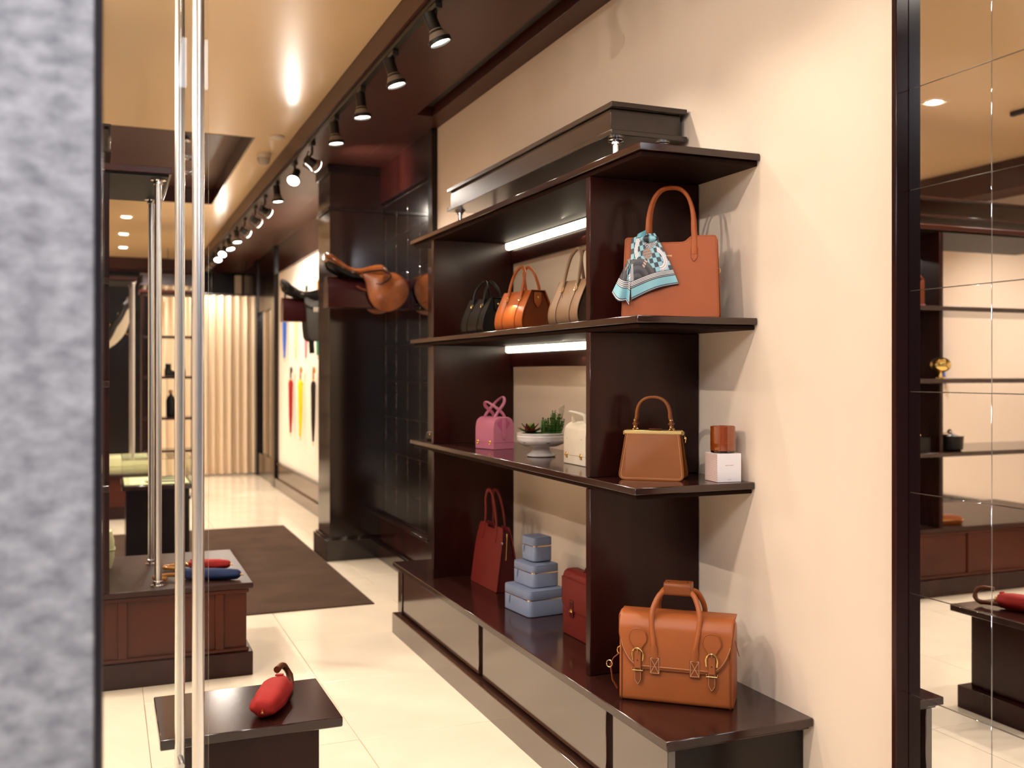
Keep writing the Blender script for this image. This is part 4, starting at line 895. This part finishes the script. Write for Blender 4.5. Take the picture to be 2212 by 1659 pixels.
# ------------------------------------------------------------------ saddles on wall racks
def saddle(label, rack_label, loc, main, dark, seat_m, flap_poly, badge=False, group='saddles'):
    """local x runs along the saddle: cantle at 0, pommel towards +x (the wall); y across; z above rack foot"""
    rk = thing('saddle_rack', rack_label, 'saddle rack', loc, 0, 'saddle racks')
    Lr = XW-loc[0]-.002
    MB().loft([[(x, y, z) for y, z in rpoly([(-.085, 0), (.085, 0), (.085, .14), (.045, .225), (-.045, .225), (-.085, .14)], [.004, .004, .03, .02, .02, .03], 4)] for x in (.0, .004, Lr)]).build('rack_arm', 'rack', rk)
    t = thing('saddle', label, 'saddle', (loc[0], loc[1], loc[2]+.0), 0, group)
    # seat as sections along x: (x, z_top, z_bot, half width)
    secs = [(-.008, .400, .355, .07), (.004, .402, .335, .10), (.035, .388, .315, .125), (.08, .352, .290, .125), (.15, .308, .262, .115), (.21, .292, .252, .095), (.27, .298, .246, .082), (.33, .316, .240, .072), (.38, .329, .238, .060), (.415, .330, .240, .050), (.445, .310, .245, .042), (.465, .280, .252, .034)]
    loops = []
    for x, zt, zb, hw in secs:
        l = []
        for i in range(16):
            a = 2*PI*i/16; cy, sz = cos(a), sin(a)
            z = (zt-.012*abs(cy)**3 if sz >= 0 else zb) ; zm = lerp(zb, zt, .45)
            l.append((x, hw*math.copysign(abs(cy)**.7, cy), zm+(zt-zm)*max(0, sz)**.7 - (zm-zb)*max(0, -sz)**.7 - .018*abs(cy)**2))
        loops.append(l)
    MB().loft(loops).build('seat', seat_m, t, 60)
    MB().tube([(x, -hw*1.0, lerp(zb, zt, .45)-.018) for x, zt, zb, hw in secs[:8]], .006, 8).build('cantle_piping', dark, t)
    pn = []
    for x, zt, zb, hw in secs[:11]:
        pn.append([(x+.01, s*hw*.95, z) for s, z in ((-1, zb+.01), (1, zb+.01), (1.02, zb-.035), (.5, zb-.05), (.25, zb-.012), (-.25, zb-.012), (-.5, zb-.05), (-1.02, zb-.035))])
    # padded panel under the seat, resting on the rack
    MB().loft([[(x, y, max(z, .226 if abs(y) < .05 else .12)) for x, y, z in l] for l in pn]).build('panel', 'black_edge', t, 60)
    for sg in (-1, 1):
        def bend(x, y, z): return (x, sg*(.098 + .035*(1-max(0, min(1, (z+.15)/.42)))*.9) + y - sg*.03*max(0, (z-.18)/.10)**2, z)
        fl = MB().prism(flap_poly, -.004, .004, .0015, bend).build('flap', main, t, 60)
        MB().tube([bend(x, sg*.003, z) for x, z in inset(flap_poly, .003)], .0032, 6, closed=True).build('flap_edge', dark, fl)
        MB().strap([bend(.20+.04*u, sg*.010, .155-.02*u) for u in (0, .5, 1)] + [bend(.275, sg*.010, .128)], .016, .003, (0, .3, 1)).build('strap_keeper', dark, fl)
        if badge:
            for i in range(3):
                MB().box(-.006, .006, -.002, .002, -.022, .022, .001, Matrix.Translation(bend(.285+.020*i, sg*.008, .115))).build('badge', 'white_plastic', fl)
        # skirt by the pommel
        sk = rpoly([(.20, .245), (.30, .19), (.38, .175), (.45, .215), (.47, .25), (.40, .285), (.30, .27)], .02, 4)
        MB().prism(sk, -.003, .003, .001, lambda x, y, z: (x, sg*(.075-.12*max(0, z-.2)*1.5+.018)+y, z)).build('skirt', seat_m, t, 60)
        MB().tube([(x, sg*(.075-.12*max(0, z-.2)*1.5+.0215), z-.002) for x, z in sk], .005, 6, closed=True).build('skirt_edge', 'black_edge', t)
    for x, z in ((.10, .305), (.17, .272)):
        MB().tube([(x+.008*cos(a), -.122, z-.012+.010*sin(a)) for a in [i*PI/6 for i in range(12)]], .0018, 6, closed=True).build('dee_ring', 'polished', t)
    MB().lathe([(.007, 0), (.007, .002), (.002, .004)], 10, axis_matrix((.425, -.046, .300), (0, -1, .3))).build('nail_head', 'polished', t)
    return t
M['rack'] = mat('oxblood_rack', '#32090b', .25, spec=.4)
kx, kz = .000391, .000379
zx0, z0r = 130, 1.975
flap1 = [((x-zx0)*kx, 2.452-y*kz-z0r) for x, y in ((690, 530), (770, 640), (820, 770), (850, 1000), (895, 1150), (1000, 1275), (1150, 1340), (1300, 1325), (1450, 1255), (1580, 1120), (1650, 950), (1650, 800), (1580, 670), (1460, 575), (1350, 530), (1150, 600), (900, 570))]
flap1 = rpoly(flap1, .03, 3)
saddle('worn brown leather riding saddle mounted in front of the dark tiled mirror', 'oxblood rack arm under the brown saddle', (1.475, 7.16, z0r), 'old_brown', 'old_brown_dark', 'old_brown', flap1)
flap2 = rpoly([(.185, .25), (.205, .12), (.21, -.03), (.225, -.155), (.26, -.185), (.385, -.175), (.42, -.14), (.435, .02), (.44, .16), (.43, .24), (.30, .20)], .03, 3)
sb = saddle('black and grey riding saddle hung behind the pillar', 'oxblood rack arm under the black saddle', (1.53, 9.45, 1.985), 'grey_black', 'black_leather', 'black_leather', flap2, True)
for x in (.255, .37): MB().strap([(x, -.125, -.14), (x, -.135, -.22), (x+.005, -.135, -.30)], .05, .006, (1, 0, 0)).build('girth_strap', 'black_leather', sb)

# ------------------------------------------------------------------ umbrellas
def hung_umbrella(label, y, ztop, zbot, cloth, handle='bamboo', slant=0, x=2.045, grip=True, rz=0, group='umbrellas on the white display panel'):
    L = ztop-zbot
    t = thing('umbrella', label, 'umbrella', (x, y, zbot), rz, group); t.rotation_euler = (slant, 0, math.radians(rz))
    MB().lathe([(.002, .0), (.005, .004), (.005, .05)], 10).build('tip', 'gold', t)
    n = 18; loops = []
    zc = L-(.16 if grip else .02)
    for r, z in ((.006, .045), (.012, .06), (.020, .25), (.026, .8*zc), (.027, .93*zc), (.020, zc-.01), (.012, zc)):
        loops.append([(r*(1+.12*cos(6*a+z*9))*cos(a), r*(1+.12*cos(6*a+z*9))*sin(a), z) for a in [2*PI*i/n for i in range(n)]])
    MB().loft(loops).build('canopy', cloth, t, 60)
    MB().lathe([(.013, zc-.004), (.013, zc+.018), (.010, zc+.02)], 14).build('collar', 'gold', t)
    R = .034
    MB().tube([(0, 0, zc+.015), (0, 0, L-R-.012)] + [(0, -R+R*cos(a), L-R-.012+R*sin(a)) for a in [i*PI/10 for i in range(1, 12)]] + [(0, -2*R-.001, L-2*R-.005)], .0105, 10).build('handle', handle, t)
    MB().tube([(.0, 0, L-.2), (.042, 0, L-.2)], .004, 6).build('wall_peg', 'polished', t)
    return t
U = (('blue umbrella hung in the upper row of the white display panel', 12.444, 2.50, 1.64, 'cloth_blue'), ('cream umbrella hung in the upper row of the white display panel', 11.66, 2.50, 1.63, 'cloth_cream'),
     ('pink umbrella hung in the upper row under the black saddle', 11.02, 2.48, 1.62, 'cloth_pink'), ('green umbrella hung in the upper row beside the pillar', 10.36, 2.48, 1.64, 'cloth_green'),
     ('red umbrella hung in the lower row of the white display panel', 12.0, 1.58, .735, 'cloth_red'), ('yellow umbrella hung in the lower row of the white display panel', 11.36, 1.58, .725, 'cloth_yellow'), ('black umbrella hung in the lower row beside the pillar', 10.6, 1.575, .72, 'cloth_black'))
for i, (lab, y, a, b, c) in enumerate(U): hung_umbrella(lab, y-.02, a, b, c, ('black_leather', 'bamboo', 'black_leather', 'bamboo', 'black_leather', 'bamboo', 'bamboo')[i], .012)
hung_umbrella('blue umbrella on the left wall, seen only in the entrance mirror', 7.05, 2.15, 1.35, 'cloth_blue', 'black_leather', .25, -3.13, True, 180, None)

def furled(label, loc, rz, cloth, L=.30, r=.032, handle='bamboo'):
    """short furled umbrella lying along local x, handle at -x"""
    t = thing('umbrella', label, 'umbrella', loc, rz, 'furled umbrellas lying on counters')
    n = 20; loops = []
    for k, (x, q) in enumerate(((0, .55), (.012, .85), (.05, 1), (.16, 1.04), (L-.05, .95), (L-.012, .8), (L, .5))):
        loops.append([(x, r*q*1.15*cos(a)*(1+.10*cos(5*a+x*12)), r*.86+r*.86*q*sin(a)*(1+.07*cos(5*a+x*12))) for a in [2*PI*i/n for i in range(n)]])
    MB().loft(loops).build('canopy', cloth, t, 60)
    MB().tube([(L-.002, 0, r*.8), (L+.016, .004, r*.7)], .004, 6).build('tip', 'gold', t)
    MB().box(.008, .022, -r*.3, r*.3, r*1.6, r*1.72, .001).build('tie', cloth, t)
    m = MB(); R = .034
    hp = [(.004, 0, r*.8), (-.03, 0, r*.75)] + [(-.07, 0, r*.7)] + [(-.085+R*-sin(a), -R+R*cos(a), r*.6) for a in [i*PI/8 for i in range(0, 9)]] + [(-.045, -2*R, r*.5)]
    rr = [.0095 if i % 3 else .0115 for i in range(len(hp))]
    m.tube(hp, rr, 10); m.build('handle', handle, t)
    MB().lathe([(.012, -.006), (.013, -.004), (.013, .008), (.012, .01)], 14, axis_matrix((-.008, 0, r*.8), (1, 0, 0))).build('collar', 'gold', t)
    return t

# ------------------------------------------------------------------ display units on the left
def display_unit(label, x0, x1, yf, x_counter, zc=.46, panels=(), shelves=(), posts=(), cdepth=1.0, pdepth=.8, beam_x=None, x_shelf=None, cx0=None, counter=True, canopy_lip=.29):
    t = thing('display_unit', label, 'display unit', (0, yf, 0))
    cx0 = x0 if cx0 is None else cx0
    if counter:
        w = x_counter-cx0
        box('counter_body', 'wood_red', cx0+.03, x_counter-.03, .03, cdepth-.03, .12, zc-.03, t, .003)
        box('counter_top', 'counter', cx0, x_counter, 0, cdepth, zc-.029, zc, t, .004)
        box('plinth', 'wood', cx0+.002, x_counter-.002, .0, cdepth, 0, .1195, t, .004)
        # framed front: stiles between recessed panels
        xs = [x_counter-.03]
        k = x_counter-.03
        for sx in (x_counter-.16, x_counter-.605, x_counter-1.05, x_counter-1.5, x_counter-1.95):
            if sx > cx0+.05: box('stile', 'wood_red', sx-.022, sx+.022, .018, .03, .122, zc-.031, t, .004)
        box('cap_rail', 'wood_red', cx0+.02, x_counter-.02, .012, .03, zc-.05, zc-.0305, t, .003); box('base_rail', 'wood_red', cx0+.02, x_counter-.02, .014, .03, .1205, .138, t, .003)
    for px in panels: box('upright', 'wood', px-.0155, px+.0155, .0, pdepth*.72, zc+.001, 2.4465, t)
    for z, sx0, sx1 in shelves: box('shelf', 'wood_h', sx0, sx1, -.045, pdepth*.72, z-.03, z, t, .003)
    cp = box('canopy', 'canopy', x0, x1, 0, pdepth, 2.459, 2.492, t, .003); box('canopy_underside', 'matte_dark', x0+.015, x1-.015, .015, pdepth-.015, 2.447, 2.4585, cp, .001)
    for px, py in posts:
        q = MB().lathe([(.0165, zc+.012), (.0165, 2.437)], 24, Matrix.Translation((px, py, 0))).build('post', 'chrome', t)
        for zz, s in ((zc, 1), (2.447, -1)):
            MB().lathe([(.036, s*.0006), (.036, s*.005), (.022, s*.009), (.022, s*.024), (.0175, s*.026)], 24, Matrix.Translation((px, py, zz))).build('post_collar', 'polished', q)
    if beam_x:
        a, b = beam_x
        for f in ((a+.06), (b-.06)):
            MB().lathe([(.012, 2.4925), (.012, 2.545), (.026, 2.548), (.026, 2.553)], 16, Matrix.Translation((f, .2, 0))).build('beam_foot', 'polished', t); MB().lathe([(.012, 2.4925), (.012, 2.545), (.026, 2.548), (.026, 2.553)], 16, Matrix.Translation((f, .55, 0))).build('beam_foot', 'polished', t)
        box('beam_flange', 'lacquer', a, b, .06, .7, 2.553, 2.57, t); box('beam_body', 'lacquer', a+.03, b-.012, .09, .67, 2.5705, 2.675, t); box('beam_flange', 'lacquer', a, b, .06, .7, 2.6755, 2.69, t)
    return t
SH = (1.946, 1.463, .972)
display_unit('low dark wood counter with steel posts and a canopy, left of the entrance', -2.6, .294, 5.03, .676, panels=(-.003, -.995), shelves=[(z, -2.6, .012) for z in SH], posts=((.234, .10), (.226, .70)), beam_x=(-2.5, .02))
display_unit('farther dark wood counter with steel posts holding a pale green cushion', -2.4, .294, 10.88, .50, panels=(-.03,), shelves=[(z, -2.4, -.02) for z in SH], posts=((.255, .10), (.245, .55)), pdepth=.75)
display_unit('far dark wood shelving unit in front of the curtain', .36, 1.02, 12.5, 1.0, panels=(.40, .58, .985), shelves=[(z, .40, .985) for z in SH + (.58,)], posts=(), cdepth=.5, pdepth=.5, beam_x=(.37, 1.02), counter=False, zc=.0)
furled('red furled umbrella with bamboo handle on the low counter', (.405, 5.50, .4605), -20, 'cloth_red', .215, .03)
furled('navy furled umbrella with bamboo handle on the low counter', (.345, 5.235, .4605), -22, 'cloth_navy', .30, .033)
def cushion(name, label, loc, w, d, h, m, cat='cushion', rz=0):
    t = thing(name, label, cat, loc, rz)
    MB().loft([rrect(w-.03, d-.03, .02, 0), rrect(w, d, .035, h*.3), rrect(w, d, .035, h*.7), rrect(w-.03, d-.03, .02, h*.98), rrect(w-.1, d-.1, .02, h)]).build('cover', m, t)
    MB().tube([(x, y, h*.5) for x, y, _ in rrect(w+.002, d+.002, .035, 0)], .004, 6, closed=True).build('piping', m, t)
cushion('seat_cushion', 'pale green seat cushion on the farther counter', (.16, 11.20, .4605), .52, .52, .17, 'green_velvet')
cushion('pillow', 'pale green bolster on the low counter behind the upright', (-.02, 5.72, .4605), .12, .14, .20, 'green_velvet')
# open umbrella on the farther counter
ou = thing('open_umbrella', 'open black and white umbrella leaning above the farther counter', 'umbrella', (.05, 11.75, 2.02)); ou.rotation_euler = (0, math.radians(118), 0)
def canopy(u, v, R=.36):
    a = 2*PI*u; r = R*v; s = abs(sin(4*a)); return (r*cos(a)*(1-.05*s*v), r*sin(a)*(1-.05*s*v), .16*(1-v*v) + .012*s*v*v)
c = MB().grid(canopy, 64, 10).build('canopy', 'white_plastic', ou, 50); md = c.modifiers.new('thickness', 'SOLIDIFY'); md.thickness = .003
c2 = MB().grid(lambda u, v: canopy(u, .80+.22*v), 64, 3).build('canopy_border', 'black_leather', ou, 50); md = c2.modifiers.new('thickness', 'SOLIDIFY'); md.thickness = .006; md.offset = 0
MB().tube([(0, 0, .2), (0, 0, -.46)], .006, 8).build('shaft', 'bamboo', ou)
MB().tube([(0, 0, -.46)] + [(-.03+.03*cos(a), 0, -.46-.03*sin(a)) for a in [i*PI/8 for i in range(1, 10)]], .009, 8).build('handle', 'copper', ou)
for k in range(8):
    a = 2*PI*(k+.5)/8; MB().tube([(0, 0, .12)] + [tuple(Vector((.36*v*cos(a), .36*v*sin(a), .155*(1-v*v)-.006))) for v in (.4, .7, 1)], .0022, 5).build('rib', 'polished', ou)
# things on the far shelving unit
def vessel(name, label, loc, prof, m, cat, top=None):
    t = thing(name, label, cat, loc); MB().lathe(prof, 20).build('body', m, t)
    if top: MB().lathe(top[0], 16).build('stopper', top[1], t)
def boot(label, loc, rz=0):
    t = thing('ankle_boot', label, 'boot', loc, rz)
    MB().loft([[(x, y, 0.02+z) for x, y in rpoly([(-.03, -.03), (.03, -.03), (.03, .03), (-.03, .03)], .02, 3)] for z in (.05, .08, .13)]).build('shaft', 'black_leather', t)
    MB().loft([[(x, y, .012+z) for y, z in rpoly([(-.03, 0), (.03, 0), (.028, hh), (-.028, hh)], .014, 3)] for x, hh in ((-.035, .08), (0, .085), (.04, .06), (.08, .045), (.105, .035))]).build('foot', 'black_leather', t)
    box('sole', 'black', -.036, .108, -.031, .031, 0, .0118, t); 
boot('black ankle boot on the second board of the far shelving unit', (.69, 12.62, 1.4635), 20)
vessel('decanter', 'tall black flask on the third board of the far shelving unit', (.72, 12.62, .9725), [(.05, 0), (.055, .01), (.055, .20), (.04, .24), (.018, .26), (.018, .29)], 'black_leather', 'flask', ([(.02, .2905), (.024, .30), (.02, .325)], 'copper'))
vessel('jar', 'small dark jar on the second board of the far shelving unit', (.86, 12.68, 1.4635), [(.03, 0), (.034, .01), (.034, .06), (.025, .075)], 'burgundy_dark', 'jar', ([(.026, .0755), (.026, .09), (.01, .095)], 'black_leather'))
# glass-topped showcase
sc_ = thing('showcase', 'dark wood showcase with a glass top and cream lining', 'showcase', (.36, 8.3, .0095))
box('cabinet', 'black_wood', -.225, .235, -.28, .28, 0, .60, sc_, .003); box('top_frame', 'lacquer', -.255, .255, -.31, .31, .60, .635, sc_, .003)
box('lining', 'green_velvet', -.235, .235, -.29, .29, .6355, .645, sc_)
gl = [('glass_front', -.245, .245, -.305, -.299), ('glass_rear', -.245, .245, .299, .305), ('glass_side', -.251, -.245, -.305, .305), ('glass_side', .245, .251, -.305, .305)]
for n, a, b, c_, d_ in gl: box(n, 'glass', a, b, c_, d_, .636, .83, sc_, .0005)
box('glass_top', 'glass', -.251, .251, -.305, .305, .8305, .8365, sc_, .0005)
for x in (-.251, .251): MB().tube([(x, -.305, .836), (x, .305, .836)], .0025, 6).build('glass_edge', 'polished', sc_)
for y in (-.305, .305): MB().tube([(-.251, y, .836), (.251, y, .836)], .0025, 6).build('glass_edge', 'polished', sc_)
MB().lathe([(.014, 0), (.014, .01), (.006, .014)], 14, axis_matrix((.236, -.2, .52), (1, 0, 0))).build('key_knob', 'black', sc_)
for i, (y, lab) in enumerate(((-.16, 'black leather belt nearest the front inside the showcase'), (.02, 'black leather belt in the middle inside the showcase'), (.17, 'black leather belt at the rear inside the showcase'))):
    t = thing('belt', lab, 'belt', (.36, 8.3+y, .655), 4*i, 'belts inside the showcase')
    MB().strap([(-.08+.04*i, 0, .004), (.0, .004, .006), (.10, -.004, .006), (.19, 0, .004)], .035, .005, (0, 1, 0)).build('strap', 'black_leather', t)
    MB().tube([(-.10+.04*i+.022*cos(a), .024*sin(a), .006) for a in [k*PI/5 for k in range(10)]], .003, 6, closed=True).build('buckle', 'polished', t)
# items on the left unit that the entrance mirror shows
t = thing('box_bag', 'tan upright box bag with a round handle, seen in the entrance mirror', 'handbag', (-.82, 5.12, 1.9465), 40)
MB().loft([rrect(.16, .07, .01, 0), rrect(.16, .07, .01, .165), rrect(.15, .06, .01, .17)]).build('body', 'cognac', t)
MB().tube([(-.02+.055*cos(a), 0, .165+.05*sin(a)) for a in [i*PI/10 for i in range(11)]], .008, 8).build('handle', 'cognac', t); box('base_board', 'pink', -.085, .085, -.04, .04, -.0, .012, t)
eg = thing('gold_trophy', 'polished gold egg on a small stand, seen in the entrance mirror', 'ornament', (-.972, 5.015, 1.4635))
MB().lathe([(.03, 0), (.03, .008), (.012, .012), (.009, .035), (.014, .042)], 24).build('stand', 'gold', eg)
MB().loft([[(.072*sin(b)*cos(a), .06*sin(b)*sin(a), .092-.052*cos(b)) for a in [2*PI*i/28 for i in range(28)]] for b in [.02]+[PI*k/14 for k in range(1, 14)]+[PI-.02]]).build('egg', mat('dark_gold', (.75, .55, .18), .08, metal=1), eg)
t = thing('jewellery_box', 'black leather open box of gold pieces, seen in the entrance mirror', 'box', (-.83, 5.10, .9725), 0)
box('case', 'black_leather', -.08, .08, -.06, .06, 0, .10, t, .004); 
for i in range(5): MB().lathe([(.006, .1005), (.01, .106), (.003, .118)], 8, Matrix.Translation((-.055+.028*i, .01*(-1)**i, 0))).build('gold_piece', 'gold', t)
t = thing('pot', 'black lidded pot, seen in the entrance mirror', 'pot', (-1.16, 5.12, .9725)); MB().lathe([(.07, 0), (.085, .01), (.09, .09), (.092, .10)], 28).build('body', 'black_leather', t); MB().lathe([(.092, .1005), (.09, .112), (.02, .125), (.012, .14), (.002, .145)], 28).build('lid', 'polished', t)
t = thing('tan_pouch', 'orange leather pouch on the left counter, seen in the entrance mirror', 'pouch', (-1.2, 5.2, .4605), 15); MB().loft([rrect(.20, .12, .03, 0), rrect(.22, .14, .04, .02), rrect(.2, .12, .03, .05), rrect(.12, .06, .02, .06)]).build('body', 'cognac', t); MB().tube([(x, y, .028) for x, y, _ in rrect(.222, .142, .04, 0)], .003, 6, closed=True).build('zip', 'gold', t)

# small plinth table just inside the door with a red umbrella on it
pt_ = thing('plinth_table', 'dark low table just inside the entrance, at the bottom edge', 'table', (.40, 3.16, 0))
box('table_top', 'wood_h', -.26, .262, -.20, .212, .43, .46, pt_, .003); box('pedestal', 'wood', -.2, .2, -.15, .15, .10, .4295, pt_); box('foot', 'wood', -.24, .24, -.19, .19, 0, .0995, pt_)
ru = furled('red furled umbrella with brown crook handle on the table by the entrance', (.52, 3.235, .4605), -112, 'cloth_red', .24, .042, 'old_brown_dark')
for ch in ru.children:
    if ch.name.startswith('handle'): ch.rotation_euler = (math.radians(-62), 0, 0); ch.location = (.02, -.004, .004)

# ------------------------------------------------------------------ curtain
cu = thing('curtain', 'pleated cream curtain across the back of the shop', 'curtain', (1.32, 15.05, 0))
def fold(u, v):
    x = -.74+1.48*u; return (x, .045*sin(u*2*PI*13)+.018*sin(u*2*PI*5+1)*(1-v*.5), .02+2.62*v)
c = MB().grid(fold, 312, 8).build('cloth', 'curtain', cu, 180)
MB().tube([(-.76, 0, 2.66), (.745, 0, 2.66)], .012, 10).build('rail', 'black', cu)
for x in (-.5, .1, .6): MB().tube([(x, 0, 2.66), (x, 0, ZC-.002 if x < -.1 else ZS-.002)], .005, 6).build('hanger', 'black', cu)
# power socket on the upper back rail end
sk = thing('transformer', 'grey transformer box behind the top of the shelves', 'box', (XW-.034, 3.42, 2.145)); MB().box(-.011, .011, -.08, .08, -.02, .024, .003).build('casing', mat('grey_plastic', '#5a4a46', .5), sk); MB().tube([(0, .08, 0), (.004, .12, .01)], .003, 6).build('cable', 'black', sk)
# made-up casings for the two added fill lights set at the top
for lx, ly, lab in ((-1.1, .1, 'casing of the added unseen fill light in front of the grey stone'), (1.0, -.5, 'casing of the added unseen fill light in front of the entrance mirror')):
    t = thing('fill_light_casing', lab, 'ceiling lamp', (lx, ly, 3.36)); t.rotation_euler = (math.radians(18), 0, 0)
    box('housing', 'white_plastic', -.62, .62, -.27, .27, .01, .06, t, .005)
    for x in (-.5, .5): MB().tube([(x, 0, .06), (x, 0, .5)], .006, 8).build('hanger', 'polished', t)
